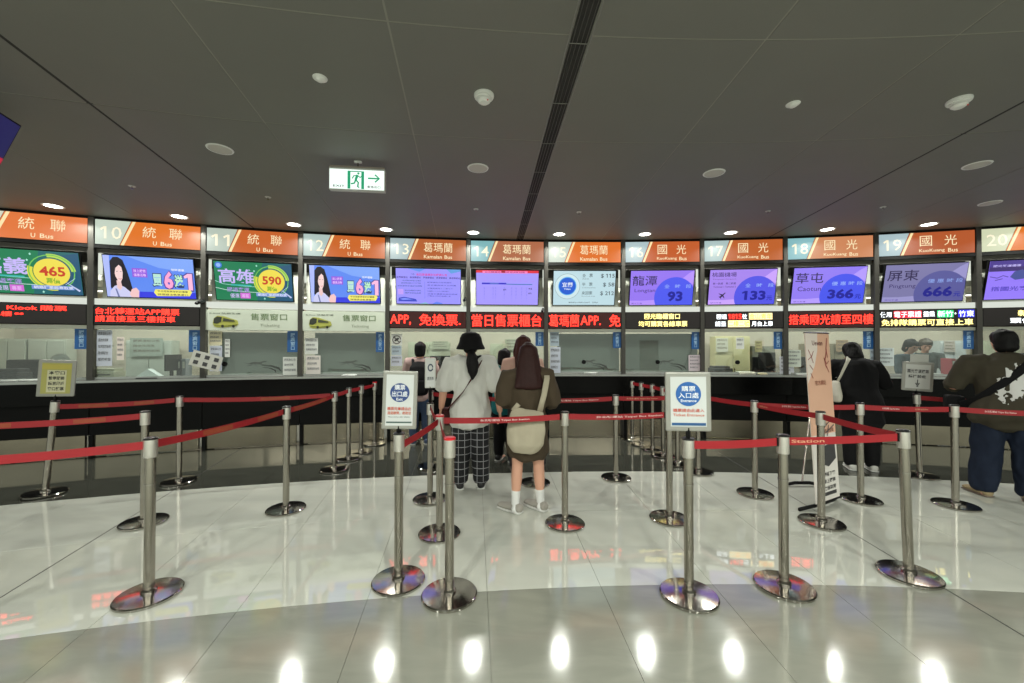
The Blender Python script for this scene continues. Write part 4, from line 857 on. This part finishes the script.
rect('dark_label', bu(.36), bv(.965), bu(.85), bv(.945), -.006, P((50, 50, 52)), lo_)
obj('top_rail', loft(bmesh.new(), [(-bw / 2, 0, zt), (bw / 2, 0, zt)], [.008] * 2, ref=(0, 0, 1), seg=8), m_steel, t)
obj('bottom_rail', loft(bmesh.new(), [(-bw / 2, 0, zb), (bw / 2, 0, zb)], [.010] * 2, ref=(0, 0, 1), seg=8), m_blackm, t)
for o in t.children_recursive:
    for v_ in o.data.vertices: v_.co.y += .085 * v_.co.z / 1.6 - .04
for q, pts in (('foot', [(-.36, .03, .016), (-.14, -.02, .034), (.14, -.02, .034), (.25, .01, .016)]),):
    obj(q, loft(bmesh.new(), pts, [(.018, .013)] * len(pts), ref=(0, 0, 1), seg=10), m_blackm, t, True)
# free-standing thin pole leaning behind the banner
a = onz(802, 486); b = Vector((a.x + .16, a.y + .5, 0)); d_ = ray(818, 352); b = Vector((d_.x * (a.y + .4) / d_.y, a.y + .4, CAM_H + d_.z * (a.y + .4) / d_.y))
t = thing('slim_stand', 'slim grey pole stand with a black foot behind the banner', 'stand', (a.x, a.y, 0))
obj('slim_pole', loft(bmesh.new(), [(0, 0, .03), (b.x - a.x, b.y - a.y, b.z)], [.009, .007], seg=8), m_steel, t)
obj('stand_foot', loft(bmesh.new(), [(-.22, -.02, .014), (-.08, 0, .035), (.08, 0, .035), (.22, -.02, .014)], [(.018, .012)] * 4, ref=(0, 0, 1), seg=10), m_blackm, t, True)

# ------------------------------------------------------------------ people
def blob(name, bm, mat, parent, voxel=.010, smooth=4, fold=0., ffreq=9., fstretch=(1, 1, .45)):
    bmesh.ops.recalc_face_normals(bm, faces=bm.faces)
    me = bpy.data.meshes.new('tmp'); bm.to_mesh(me); bm.free()
    o = bpy.data.objects.new('tmp', me); COL.objects.link(o)
    r = o.modifiers.new('r', 'REMESH'); r.mode = 'VOXEL'; r.voxel_size = voxel
    s = o.modifiers.new('s', 'SMOOTH'); s.factor = .5; s.iterations = smooth
    dg = bpy.context.evaluated_depsgraph_get(); dg.update()
    nm = bpy.data.meshes.new_from_object(o.evaluated_get(dg)); bpy.data.objects.remove(o); bpy.data.meshes.remove(me)
    if fold:
        nr = [v.normal.copy() for v in nm.vertices]
        for v, n_ in zip(nm.vertices, nr):
            q = Vector((v.co.x * fstretch[0], v.co.y * fstretch[1], v.co.z * fstretch[2])) * ffreq
            v.co += n_ * fold * (noise.noise(q) + .5 * noise.noise(q * 2.3 + Vector((3, 1, 7))))
    nm.name = name; nm.materials.clear()
    return link(name, nm, mat, parent, True)
def V(*a): return Vector(a)
def skeleton(H, sw=.112, lean=0., feet=((-.085, 0), (.085, .02)), arms=None, fat=1.):
    J = {'H': H, 'fat': fat, 'lean': lean}
    def ly(z): return lean * max(0, (z - .5) / .33) ** 1.15
    J['ly'] = ly
    for s, k in ((-1, 'L'), (1, 'R')):
        f = feet[0 if s < 0 else 1]
        J['hip' + k] = V(s * .052 * H * fat, 0, .50 * H); J['ank' + k] = V(f[0], f[1], .05 * H)
        J['kne' + k] = (J['hip' + k] + J['ank' + k]) / 2 + V(0, .015, .005)
        J['sho' + k] = V(s * sw * H, ly(.81), .805 * H)
        a = (arms or {}).get(k, ((s * .03, -.02, -.30), (s * .03, .04, -.54)))
        J['elb' + k] = J['sho' + k] + V(*a[0]); J['wri' + k] = J['sho' + k] + V(*a[1])
    return J
TORSO = [(.455, .082, .062), (.50, .094, .070), (.55, .092, .066), (.61, .078, .057), (.67, .084, .060), (.73, .093, .064), (.78, .098, .060), (.815, .075, .05), (.835, .04, .036)]
def torso(bm, J, add=0., z0=0., z1=1., flare=0.):
    H, fa = J['H'], J['fat']; P_, Rr = [], []
    rows_ = [r for r in TORSO if z0 <= r[0] <= z1]
    if z0 and rows_[0][0] > z0 + .01: r = TORSO[1]; rows_ = [(z0, r[1], r[2])] + rows_
    for z, a, b in rows_:
        g = add + flare * max(0, (.70 - z) / .3)
        P_.append((0, J['ly'](z), z * H)); Rr.append((a * H * fa + g, b * H * fa + g))
    loft(bm, P_, Rr, seg=20)
def arm(bm, J, k, add=0., frac=1., r=(.034, .026, .0175)):
    H = J['H']; s, e, w_ = J['sho' + k], J['elb' + k], J['wri' + k]; fa = .7 + .3 * J['fat']
    inn = s + V((.045 if k == 'L' else -.045) * H, 0, -.005)
    pts, rr = [inn, s, s.lerp(e, .5), e, e.lerp(w_, .5), w_], [r[0] * 1.05, r[0], r[0] * .9, r[1], r[1] * .9, r[2]]
    if frac < 1:
        if frac <= .5: pts, rr = [inn, s, s.lerp(e, frac), s.lerp(e, frac * 2)], [r[0] * 1.05, r[0], r[0] * .97, r[0] * .93]
        else: pts, rr = [inn, s, s.lerp(e, .5), e, e.lerp(w_, (frac - .5) * 2)], [r[0] * 1.05, r[0], r[0] * .92, r[1] * 1.05, r[2] * 1.15]
    loft(bm, pts, [q * H * fa + add for q in rr], ref=(0, 1, 0), seg=14)
def hand(bm, J, k):
    H = J['H']; w_ = J['wri' + k]; d = (w_ - J['elb' + k]).normalized(); s = 1 if k == 'R' else -1
    side = V(0, 1, 0) - d * d.y                    # thumb side points forward when the arm hangs
    if side.length < .2: side = V(-s, 0, 0) - d * (-s * d.x)
    side.normalize(); palm = d.cross(side) * s     # inwards or so
    q = H / 1.65
    loft(bm, [w_ - d * .01, w_ + d * .035 * q, w_ + d * .085 * q], [(.024 * q, .016 * q), (.034 * q, .015 * q), (.036 * q, .012 * q)], ref=side, seg=12)
    curl = -palm
    for i, (o_, ln) in enumerate(((.027, .068), (.009, .078), (-.009, .072), (-.026, .056))):
        b0 = w_ + d * .083 * q + side * o_ * q; b1 = b0 + (d * .85 + curl * .25).normalized() * ln * .5 * q; b2 = b1 + (d * .6 + curl * .7).normalized() * ln * .5 * q
        loft(bm, [b0 - d * .012, b0, b1, b2], [.0088 * q, .0088 * q, .0082 * q, .0068 * q], seg=8)
    b0 = w_ + d * .03 * q + side * .028 * q; b1 = b0 + (d * .6 + side * .7).normalized() * .032 * q; b2 = b1 + (d * .9 + side * .2 + curl * .3).normalized() * .03 * q
    loft(bm, [b0, b1, b2], [.0115 * q, .0100 * q, .008 * q], seg=8)
def legs(bm, J, add=0., z1=.05, flare=0., r=(.056, .050, .036, .036, .023), ztop=.50):
    H, fa = J['H'], .6 + .4 * J['fat']
    for k in 'LR':
        h, n_, a = J['hip' + k], J['kne' + k], J['ank' + k]
        P_ = [h, h.lerp(n_, .4), n_, n_.lerp(a, .35), a]; rr = [r[0], r[1], r[2], r[3], r[4]]
        pp, qq = [], []
        for p_, q_ in zip(P_, rr):
            if p_.z >= z1 * H - .001: pp.append(p_); qq.append(q_ * H * fa + add + flare * max(0, (.45 - p_.z / H)))
        if pp[-1].z > z1 * H + .01:
            i = len(pp) - 1; A, B = P_[i], P_[i + 1]; f_ = (A.z - z1 * H) / (A.z - B.z); pp.append(A.lerp(B, f_)); qq.append((rr[i] * (1 - f_) + rr[i + 1] * f_) * H * fa + add + flare * max(0, .45 - z1))
        loft(bm, pp, qq, seg=16)
def head_at(J, tilt=0., turn=0., off=(0, 0)):
    H = J['H']; nb = V(0, J['ly'](.83), .83 * H)
    return Matrix.Translation(nb) @ Matrix.Rotation(turn, 4, 'Z') @ Matrix.Rotation(-tilt, 4, 'X'), H
def xf(bm0, bm, Mx):
    bmesh.ops.transform(bm0, matrix=Mx, verts=bm0.verts); me = bpy.data.meshes.new('x'); bm0.to_mesh(me); bm.from_mesh(me); bm0.free(); bpy.data.meshes.remove(me)
def head(bm, J, HM):
    Mx, H = HM; b = bmesh.new()
    loft(b, [(0, -.008 * H, -.02 * H), (0, 0, .02 * H), (0, .004 * H, .055 * H)], [.034 * H, .031 * H, .031 * H], seg=14)
    loft(b, [(0, .018 * H, .040 * H), (0, .014 * H, .058 * H), (0, .008 * H, .085 * H), (0, .004 * H, .115 * H), (0, .0, .142 * H), (0, 0, .162 * H)], [(.020 * H, .028 * H), (.034 * H, .042 * H), (.043 * H, .053 * H), (.046 * H, .057 * H), (.042 * H, .052 * H), (.024 * H, .032 * H)], seg=20)
    loft(b, [(0, .060 * H, .098 * H), (0, .070 * H, .078 * H)], [.006 * H, .010 * H], seg=8)       # nose
    ball(b, (0, .056 * H, .060 * H), (.015 * H, .008 * H, .006 * H), 10)                            # lips
    for s in (-1, 1):
        ball(b, (s * .047 * H, -.002 * H, .088 * H), (.006 * H, .012 * H, .019 * H), 10)           # ears
        ball(b, (s * .018 * H, .056 * H, .108 * H), (.014 * H, .008 * H, .005 * H), 8)             # brows
    xf(b, bm, Mx)
def eyes(J, HM, parent):
    Mx, H = HM; b = bmesh.new(); bm = bmesh.new()
    for s in (-1, 1): ball(b, (s * .018 * H, .056 * H, .098 * H), (.008 * H, .005 * H, .004 * H), 10)
    xf(b, bm, Mx); obj('eyes', bm, M('eye_dark', (40, 30, 28), .2), parent, True)
def shoe(name, J, k, mat, parent, sole, ang=0., ln=.26, wd=.047, hh=.075):
    a = J['ank' + k]; R_ = Matrix.Rotation(ang, 4, 'Z')
    def q(x, y, z): v = R_ @ V(x, y, 0); return (a.x + v.x, a.y + v.y, z)
    bm = bmesh.new(); loft(bm, [q(0, -.055, .045), q(0, .0, .05), q(0, .09, .040), q(0, ln - .09, .032)], [(wd * .85, .040), (wd * .9, .042), (wd, .030), (wd * .85, .020)], ref=tuple(R_ @ V(1, 0, 0)), seg=14)
    loft(bm, [q(0, -.01, .05), q(0, -.012, hh + .02)], [(wd * .8, .045), (wd * .75, .042)], seg=12)
    o = blob(name, bm, mat, parent, .007, 3)
    bm = bmesh.new(); loft(bm, [q(0, -.062, .011), q(0, .02, .011), q(0, .10, .011), q(0, ln - .085, .012)], [(wd * .9, .011), (wd * .95, .011), (wd * 1.08, .011), (wd * .9, .011)], ref=tuple(R_ @ V(1, 0, 0)), seg=14)
    obj('sole', bm, sole, o, True)
    return o
def bodymesh(J, HM, skin, parent, hands='LR', legr=None):
    bm = bmesh.new(); torso(bm, J, -.012); legs(bm, J, -.004)
    for k in 'LR': arm(bm, J, k); hand(bm, J, k)
    for k in 'LR':
        a = J['ank' + k]; loft(bm, [(a.x, a.y - .04, .035), (a.x, a.y + .02, .04), (a.x, a.y + .14, .025)], [(.028, .026), (.03, .03), (.032, .016)], seg=12)
    head(bm, J, HM)
    o = blob('body', bm, skin, parent, .0075, 2); eyes(J, HM, parent); return o
def person(label, px, py, yaw, z=0.):
    p = onz(px, py); t = thing('person', label, 'person', (p.x, p.y, z), (0, 0, yaw)); return t
def face_out(px): return -math.atan2((px - 512) / FPX, 1)    # turned straight away from the viewer's side
m_skin = M('skin', (206, 156, 132), .5, var=.05, vscale=20, bump=.04, bscale=120)
m_hairb = M('hair_black', (14, 13, 14), .6, spec=.2, var=.3, vscale=30, bump=.3, bscale=90)
m_hairr = M('hair_dark_brown', (46, 24, 22), .6, spec=.2, var=.3, vscale=30, bump=.3, bscale=90)
def cloth(name, c, var=.08): return M(name, c, .85, var=var, vscale=14, bump=.12, bscale=70, spec=.2)
m_sole = M('sole_white', (200, 200, 196), .6); m_shoeb = M('shoe_black', (22, 22, 24), .5, var=.1); m_sock = cloth('sock_white', (216, 216, 214))
def strap(bm, pts, w_=.02, th=.004, ref=(1, 0, 0)):
    loft(bm, pts, [(w_, th)] * len(pts), ref=ref, seg=8, cap=False); return bm
def hair_cap(bm, J, HM, g=.010, low=.075):
    Mx, H = HM; b = bmesh.new()
    loft(b, [(0, -.030 * H, low * H), (0, -.014 * H, .10 * H), (0, -.005 * H, .125 * H), (0, -.002 * H, .146 * H), (0, 0, .160 * H), (0, 0, .169 * H)], [(.040 * H + g, .030 * H + g), (.046 * H + g, .046 * H + g), (.047 * H + g, .053 * H + g), (.043 * H + g, .049 * H + g), (.031 * H + g, .037 * H + g), (.014 * H + g, .018 * H + g)], seg=18)
    xf(b, bm, Mx)
def long_hair(bm, J, HM, zend=-.10, wid=.075):
    Mx, H = HM; hair_cap(bm, J, HM, .018, .06); b = bmesh.new()
    loft(b, [(0, -.02 * H, .15 * H), (0, -.03 * H, .09 * H), (0, -.050 * H, .02 * H), (0, -.082 * H, -.05 * H), (0, -.095 * H, zend * H)], [(.050 * H, .038 * H), (.060 * H, .040 * H), (.072 * H, .034 * H), (wid * H, .028 * H), (wid * 1.06 * H, .018 * H)], seg=18)
    for s in (-1, 1): loft(b, [(s * .046 * H, .0, .12 * H), (s * .056 * H, .012 * H, .05 * H), (s * .056 * H, .008 * H, .0)], [.016 * H, .018 * H, .012 * H], seg=10)
    xf(b, bm, Mx)

# woman in white shirt, bucket hat and checked trousers
t = person('woman in loose white shirt, black bucket hat and black checked trousers', 470.5, 488, face_out(470))
J = skeleton(1.64, .120, 0, ((-.115, 0), (.115, .0)), {'L': ((-.085, -.03, -.27), (-.115, .06, -.48)), 'R': ((.09, -.02, -.28), (.115, .03, -.52))}, 1.02); HM = head_at(J, .05)
bodymesh(J, HM, m_skin, t)
bm = bmesh.new(); torso(bm, J, .035, .44, .83, .045)
for k in 'LR': arm(bm, J, k, .042, .47)
blob('shirt', bm, cloth('shirt_white', (208, 208, 202), .03), t, .011, 5, .022, 8)
m_plaid = bpy.data.materials.new('checked_cloth'); m_plaid.use_nodes = True; nt = m_plaid.node_tree; b_ = nt.nodes['Principled BSDF']; b_.inputs['Roughness'].default_value = .85
tc = nt.nodes.new('ShaderNodeTexCoord'); sx = nt.nodes.new('ShaderNodeSeparateXYZ'); nt.links.new(tc.outputs['Object'], sx.inputs[0])
def band(sock, freq, wd):
    a = nt.nodes.new('ShaderNodeMath'); a.operation = 'MULTIPLY'; a.inputs[1].default_value = freq; b = nt.nodes.new('ShaderNodeMath'); b.operation = 'FRACT'; c = nt.nodes.new('ShaderNodeMath'); c.operation = 'LESS_THAN'; c.inputs[1].default_value = wd
    nt.links.new(sock, a.inputs[0]); nt.links.new(a.outputs[0], b.inputs[0]); nt.links.new(b.outputs[0], c.inputs[0]); return c.outputs[0]
mxx = nt.nodes.new('ShaderNodeMath'); mxx.operation = 'MAXIMUM'; nt.links.new(band(sx.outputs['X'], 15.5, .10), mxx.inputs[0]); nt.links.new(band(sx.outputs['Z'], 13.5, .10), mxx.inputs[1])
mc = nt.nodes.new('ShaderNodeMix'); mc.data_type = 'RGBA'; mc.inputs[6].default_value = (*lin((20, 20, 24)), 1); mc.inputs[7].default_value = (*lin((140, 140, 144)), 1); nt.links.new(mxx.outputs[0], mc.inputs[0]); nt.links.new(mc.outputs[2], b_.inputs['Base Color'])
bm = bmesh.new(); legs(bm, J, .026, .055, .06); torso(bm, J, .008, .455, .62); blob('trousers', bm, m_plaid, t, .011, 5, .008, 8)
for k, a_ in (('L', .15), ('R', -.15)): shoe('shoe', J, k, m_shoeb, t, m_sole, a_)
bm = bmesh.new(); hair_cap(bm, J, HM, .010, .06)
loft(bm, [(0, -.115, 1.45), (.012, -.165, 1.40), (.02, -.18, 1.32), (.022, -.185, 1.24), (.02, -.18, 1.19)], [.03, .05, .066, .055, .025], seg=14)
loft(bm, [(.05, -.17, 1.38), (.11, -.18, 1.405)], [.022, .012], seg=8); loft(bm, [(0, -.18, 1.24), (.02, -.19, 1.16)], [.03, .012], seg=8)
blob('hair', bm, m_hairb, t, .010, 3, .008, 22)
bm = bmesh.new(); b2 = lathe(bmesh.new(), [(0, .188), (.05, .186), (.09, .170), (.113, .13), (.121, .09), (.130, .06), (.146, .032), (.153, .012), (.148, .008), (.128, .045), (.112, .08), (.105, .12), (.08, .155), (0, .165)], 36); xf(b2, bm, HM[0] @ Matrix.Translation((0, -.008, .10)) @ Matrix.Rotation(.10, 4, 'X')); obj('hat', bm, cloth('hat_black', (14, 14, 15)), t, True)
root_w = t
def worn(name, label, cat, wearer): o = thing(name, label, cat, tuple(wearer.location), tuple(wearer.rotation_euler)); return o
o = worn('crossbody_bag', 'dark red strapped crossbody bag worn by the woman in white', 'bag', t)
bm = bmesh.new(); strap(bm, [(.12, -.06, 1.365), (.085, -.13, 1.30), (.03, -.178, 1.20), (-.08, -.182, 1.03), (-.21, -.09, .88), (-.25, .02, .82)], .022, .006, ref=(.6, 0, .8)); obj('strap', bm, cloth('strap_maroon', (74, 20, 22)), o, True)
bm = bmesh.new(); bx(bm, -.30, .0, .66, -.17, .16, .84, .02); obj('pouch', bm, cloth('pouch_maroon', (52, 22, 22)), o)

# woman in brown shirt
t = person('woman in long brown shirt with white socks and long dark hair', 528, 511.5, face_out(528))
J = skeleton(1.52, .108, .0, ((-.115, -.02), (.115, .04)), {'L': ((-.06, .02, -.24), (-.01, .22, -.26)), 'R': ((.06, .02, -.24), (.02, .22, -.24))}, .98); HM = head_at(J, -.1, .1)
bodymesh(J, HM, m_skin, t)
bm = bmesh.new(); torso(bm, J, .035, .36, .83, .022)
for k in 'LR': arm(bm, J, k, .045, .62)
blob('shirt', bm, cloth('shirt_brown', (72, 62, 49)), t, .011, 5, .022, 8)
for k, a_ in (('L', .95), ('R', .8)):
    a = J['ank' + k]; bm = bmesh.new(); n_ = J['kne' + k]
    loft(bm, [(a.x, a.y - .03, .045), (a.x, a.y, .06), (a.x + (n_.x - a.x) * .15, a.y, .12), tuple(a.lerp(n_, .34))], [.032, .037, .038, .043], seg=14); loft(bm, [(a.x, a.y - .04, .04), (a.x, a.y + .12, .035)], [(.036, .03), (.036, .022)], seg=12); blob('sock', bm, m_sock, t, .008, 3)
    s_ = shoe('clog', J, k, cloth('clog_grey', (150, 146, 138)), t, m_sole, a_, .27, .05, .03)
bm = bmesh.new(); long_hair(bm, J, HM, -.075, .086); blob('hair', bm, m_hairr, t, .010, 3, .007, 20, (1, 1, .2))
o = worn('tote_bag', 'cream cloth tote bag on the shoulder of the woman in brown', 'bag', t)
bm = bmesh.new(); loft(bm, [(-.02, -.20, .60), (-.02, -.215, .66), (-.015, -.215, .78), (-.01, -.20, .90), (.0, -.18, .95)], [(.11, .04), (.155, .055), (.165, .05), (.15, .035), (.135, .012)], seg=20); bo = blob('pouch', bm, cloth('canvas_cream', (168, 160, 140)), o, .009, 5, .010, 8)
bm = bmesh.new(); strap(bm, [(-.13, -.18, .94), (-.08, -.19, 1.0)], .022, .006, ref=(1, 0, 0)); strap(bm, [(.10, -.185, .93), (.14, -.18, 1.08), (.168, -.12, 1.22), (.165, -.02, 1.285), (.16, .06, 1.22)], .026, .006, ref=(1, .3, 0)); obj('strap', bm, cloth('canvas_cream', (168, 160, 140)), o, True)

# woman with long reddish hair behind her
t = person('woman with long reddish brown hair in a pink top behind the woman in brown', 523, 472, face_out(523) + .1)
J = skeleton(1.62, .112, .0, ((-.10, 0), (.22, .02)), {'L': ((-.05, .03, -.26), (-.0, .22, -.26)), 'R': ((.05, .03, -.26), (.0, .22, -.24))}); HM = head_at(J, -.05, .1); bodymesh(J, HM, m_skin, t)
bm = bmesh.new(); torso(bm, J, .02, .46, .83, .01)
for k in 'LR': arm(bm, J, k, .02, .9)
blob('top', bm, cloth('top_pink', (196, 160, 146)), t, .012, 5, .008)
bm = bmesh.new(); legs(bm, J, .016, .06, .02); torso(bm, J, .006, .455, .6); blob('trousers', bm, cloth('trousers_dark', (38, 36, 40)), t, .012, 4, .006)
for k in 'LR': shoe('shoe', J, k, m_shoeb, t, M('sole_brown', (110, 96, 84), .6), 0)
bm = bmesh.new(); long_hair(bm, J, HM, -.14, .075); blob('hair', bm, M('hair_reddish', (62, 30, 26), .6, spec=.2, var=.3, vscale=30, bump=.3, bscale=90), t, .010, 3, .006, 20, (1, 1, .2))

# person in teal top, mostly hidden
t = person('person in teal top and black trousers between the women at the counter', 504, 461, face_out(503) - .5)
J = skeleton(1.46, .118, .0, ((-.08, 0), (.1, .02)), {'L': ((-.06, .03, -.22), (-.02, .2, -.24)), 'R': ((.06, .03, -.22), (.02, .2, -.24))}); HM = head_at(J, .1, .0); bodymesh(J, HM, m_skin, t)
bm = bmesh.new(); torso(bm, J, .03, .46, .83, .02)
for k in 'LR': arm(bm, J, k, .03, .5)
blob('top', bm, cloth('top_teal', (28, 104, 108)), t, .012, 5, .008)
bm = bmesh.new(); legs(bm, J, .02, .06, .02); torso(bm, J, .008, .455, .6); blob('trousers', bm, cloth('trousers_black', (20, 20, 22)), t, .012, 4, .006)
for k in 'LR': shoe('shoe', J, k, m_shoeb, t, m_sole, .3)
bm = bmesh.new(); hair_cap(bm, J, HM, .014, .04); blob('hair', bm, m_hairb, t, .010, 3, .005, 20)

# boy with backpack at window 13
t = person('boy in blue jeans with a black backpack at the counter', 420, 444, face_out(420) - .1)
J = skeleton(1.56, .110, .03, ((-.10, 0), (.10, .0)), {'L': ((-.06, .12, -.18), (.02, .28, -.13)), 'R': ((.07, .08, -.20), (.06, .26, -.08))}); HM = head_at(J, -.1, 0); bodymesh(J, HM, m_skin, t)
bm = bmesh.new(); torso(bm, J, .022, .46, .83, .012)
for k in 'LR': arm(bm, J, k, .03, .6)
blob('shirt', bm, cloth('shirt_pinkish', (176, 150, 146)), t, .012, 5, .008)
bm = bmesh.new(); legs(bm, J, .018, .06, .015); torso(bm, J, .008, .455, .6); blob('jeans', bm, cloth('jeans_blue', (58, 72, 96)), t, .012, 4, .006)
for k in 'LR': shoe('shoe', J, k, M('shoe_blue', (50, 66, 96), .6), t, m_sole, 0)
bm = bmesh.new(); hair_cap(bm, J, HM, .016, .05); blob('hair', bm, m_hairb, t, .010, 3, .006, 20)
o = worn('backpack', 'black backpack on the back of the boy in jeans', 'bag', t)
bm = bmesh.new(); loft(bm, [(0, -.19, .80), (0, -.20, .88), (0, -.19, 1.02), (0, -.165, 1.18), (0, -.13, 1.25)], [(.13, .07), (.155, .09), (.155, .085), (.14, .065), (.10, .035)], seg=20); bo = blob('pack', bm, cloth('pack_black', (18, 18, 20)), o, .010, 4, .006)
bm = bmesh.new(); bx(bm, -.10, -.315, .82, .10, -.27, 1.0, .02); obj('front_pocket', bm, cloth('pack_black2', (26, 26, 28)), bo)
for s in (-1, 1): bm = bmesh.new(); strap(bm, [(s * .09, -.14, 1.21), (s * .105, -.04, 1.30), (s * .11, .06, 1.26), (s * .12, .10, 1.1), (s * .14, -.06, .90)], .022, .008); obj('strap', bm, cloth('pack_black', (18, 18, 20)), o, True)

# person in black at window 18
t = person('person in black coat and trousers leaning on the counter at window 18', 862, 470.5, face_out(862) + .30)
J = skeleton(1.56, .118, .20, ((-.10, 0), (.11, .03)), {'L': ((-.10, .16, -.20), (-.02, .36, -.22)), 'R': ((.13, .06, -.23), (.10, .30, -.24))}, 1.12); HM = head_at(J, .55, .1); bodymesh(J, HM, m_skin, t)
m_coat = cloth('coat_black', (15, 15, 17)); bm = bmesh.new(); torso(bm, J, .045, .38, .84, .02)
for k in 'LR': arm(bm, J, k, .034, .97)
blob('coat', bm, m_coat, t, .012, 6, .012, 7)
bm = bmesh.new(); legs(bm, J, .022, .05, .03); blob('trousers', bm, cloth('trousers_black', (20, 20, 22)), t, .012, 4, .008)
for k in 'LR': shoe('shoe', J, k, M('shoe_white', (206, 204, 198), .6), t, m_sole, 0)
bm = bmesh.new(); hair_cap(bm, J, HM, .022, .02); blob('hair', bm, m_hairb, t, .010, 3, .008, 18)
o = worn('shoulder_bag', 'white cloth bag hanging from the shoulder of the person in black', 'bag', t)
bm = bmesh.new(); strap(bm, [(-.10, .06, 1.355), (-.15, -.05, 1.30), (-.21, -.06, 1.15), (-.25, -.04, 1.04)], .028, .006, ref=(.7, .7, 0)); obj('strap', bm, cloth('bag_white', (206, 202, 188)), o, True)
bm = bmesh.new(); loft(bm, [(-.25, -.02, .84), (-.255, -.02, .90), (-.25, -.02, 1.06)], [(.05, .13), (.06, .14), (.03, .10)], seg=16); blob('pouch', bm, cloth('bag_white', (206, 202, 188)), o, .010, 4, .006)

# man in olive shirt at the right
t = person('stout man in olive shirt with white print and blue jeans', 1008, 499, face_out(1003) + .22)
J = skeleton(1.66, .135, .02, ((-.16, .0), (.14, .02)), {'L': ((-.12, .06, -.26), (-.07, .30, -.27)), 'R': ((.12, .05, -.28), (.06, .28, -.28))}, 1.26); HM = head_at(J, .15, .25); bodymesh(J, HM, m_skin, t)
bm = bmesh.new(); torso(bm, J, .034, .465, .84, .03)
for k in 'LR': arm(bm, J, k, .04, .55)
sh = blob('shirt', bm, cloth('shirt_olive', (64, 60, 49)), t, .012, 5, .020, 7)
bm = bmesh.new(); legs(bm, J, .030, .05, .05); torso(bm, J, .010, .455, .58); blob('jeans', bm, cloth('jeans_navy', (26, 34, 50), .2), t, .012, 4, .020, 10)
for k in 'LR': shoe('sandal', J, k, cloth('sandal_tan', (150, 134, 104)), t, M('sole_brown', (110, 96, 84), .6), .5 if k == 'L' else -.2, .27, .05, .04)
bm = bmesh.new(); hair_cap(bm, J, HM, .014, .055); blob('hair', bm, m_hairb, t, .010, 3, .006, 22)
# worn white print on the back of the shirt, laid over its surface
dg = bpy.context.evaluated_depsgraph_get(); dg.update()
def on_back(x, z, o_=sh):
    ok, co, n_, _ = o_.ray_cast(Vector((x, -1, z)), Vector((0, 1, 0))); return (co + n_ * .003) if ok else None
bm = bmesh.new(); g = {}
for i in range(84):
    for j in range(106):
        x, z = -.14 + i * .0038, .94 + j * .004
        u, v = i / 83, j / 105
        shape = (u - .5 - .25 * (v - .5)) ** 2 / .10 + (v - .5) ** 2 / .25
        if shape + 1.1 * noise.noise(Vector((x * 20, z * 15, 2))) + .8 * noise.noise(Vector((x * 52, z * 40, 5))) < .75:
            q = on_back(x, z)
            if q: g[i, j] = bm.verts.new(q)
for (i, j), v in g.items():
    c4 = [g.get((i, j)), g.get((i + 1, j)), g.get((i + 1, j + 1)), g.get((i, j + 1))]
    if all(c4): bm.faces.new(c4)
obj('back_print', bm, P((206, 206, 204), .8), sh)
o = worn('sling_bag', 'black sling bag with wide strap across the man in olive', 'bag', t)
pts = []
for x, z in ((.14, 1.36), (.06, 1.27), (-.04, 1.16), (-.14, 1.04), (-.22, .95)):
    q = on_back(x, z); pts.append(q + V(0, -.006, 0) if q else V(x, -.12, z))
pts.append(V(-.30, .04, .90)); bm = bmesh.new(); strap(bm, [V(.16, -.02, 1.41)] + pts, .034, .006, ref=(.6, 0, -.75)); obj('strap', bm, cloth('sling_black', (17, 17, 19)), o, True)
bm = bmesh.new(); bx(bm, -.40, .05, .78, -.26, .24, .98, .03); obj('pouch', bm, cloth('sling_black', (17, 17, 19)), o)

# two clerks behind window 19
for x, lab, c, H_ in ((906, 'clerk with dark hair in grey blue shirt behind window 19', (84, 100, 110), 1.62), (924, 'clerk with brown hair in dark grey shirt behind window 19', (78, 86, 86), 1.64)):
    of = .95 if x < 910 else 1.42; th, p = frame(19, of); a = bp(19, x, 345, of)[0]
    t = thing('person', lab, 'person', (p.x + math.cos(th) * a, p.y - math.sin(th) * a, 0), (0, 0, -th + PI + (.3 if x < 910 else -.3)))
    J = skeleton(H_, .115, .03, arms={'L': ((-.05, .08, -.24), (.02, .30, -.30)), 'R': ((.05, .08, -.24), (-.02, .32, -.32))}); HM = head_at(J, .3); bodymesh(J, HM, m_skin, t)
    bm = bmesh.new(); torso(bm, J, .02, .46, .83, .012)
    for k in 'LR': arm(bm, J, k, .022, .6)
    blob('shirt', bm, cloth('clerk_%d' % c[0], c), t, .012, 5, .008)
    bm = bmesh.new(); legs(bm, J, .015, .06, .01); torso(bm, J, .006, .455, .6); blob('trousers', bm, cloth('trousers_dark', (38, 36, 40)), t, .013, 4)
    for k in 'LR': shoe('shoe', J, k, m_shoeb, t, m_sole, 0)
    bm = bmesh.new(); hair_cap(bm, J, HM, .016, .05); xf(ball(bmesh.new(), (0, .03 * H_, .135 * H_), (.046 * H_, .034 * H_, .03 * H_)), bm, HM[0]); blob('hair', bm, m_hairb if x < 910 else M('hair_brownish', (70, 60, 50), .5), t, .010, 3, .005, 20)
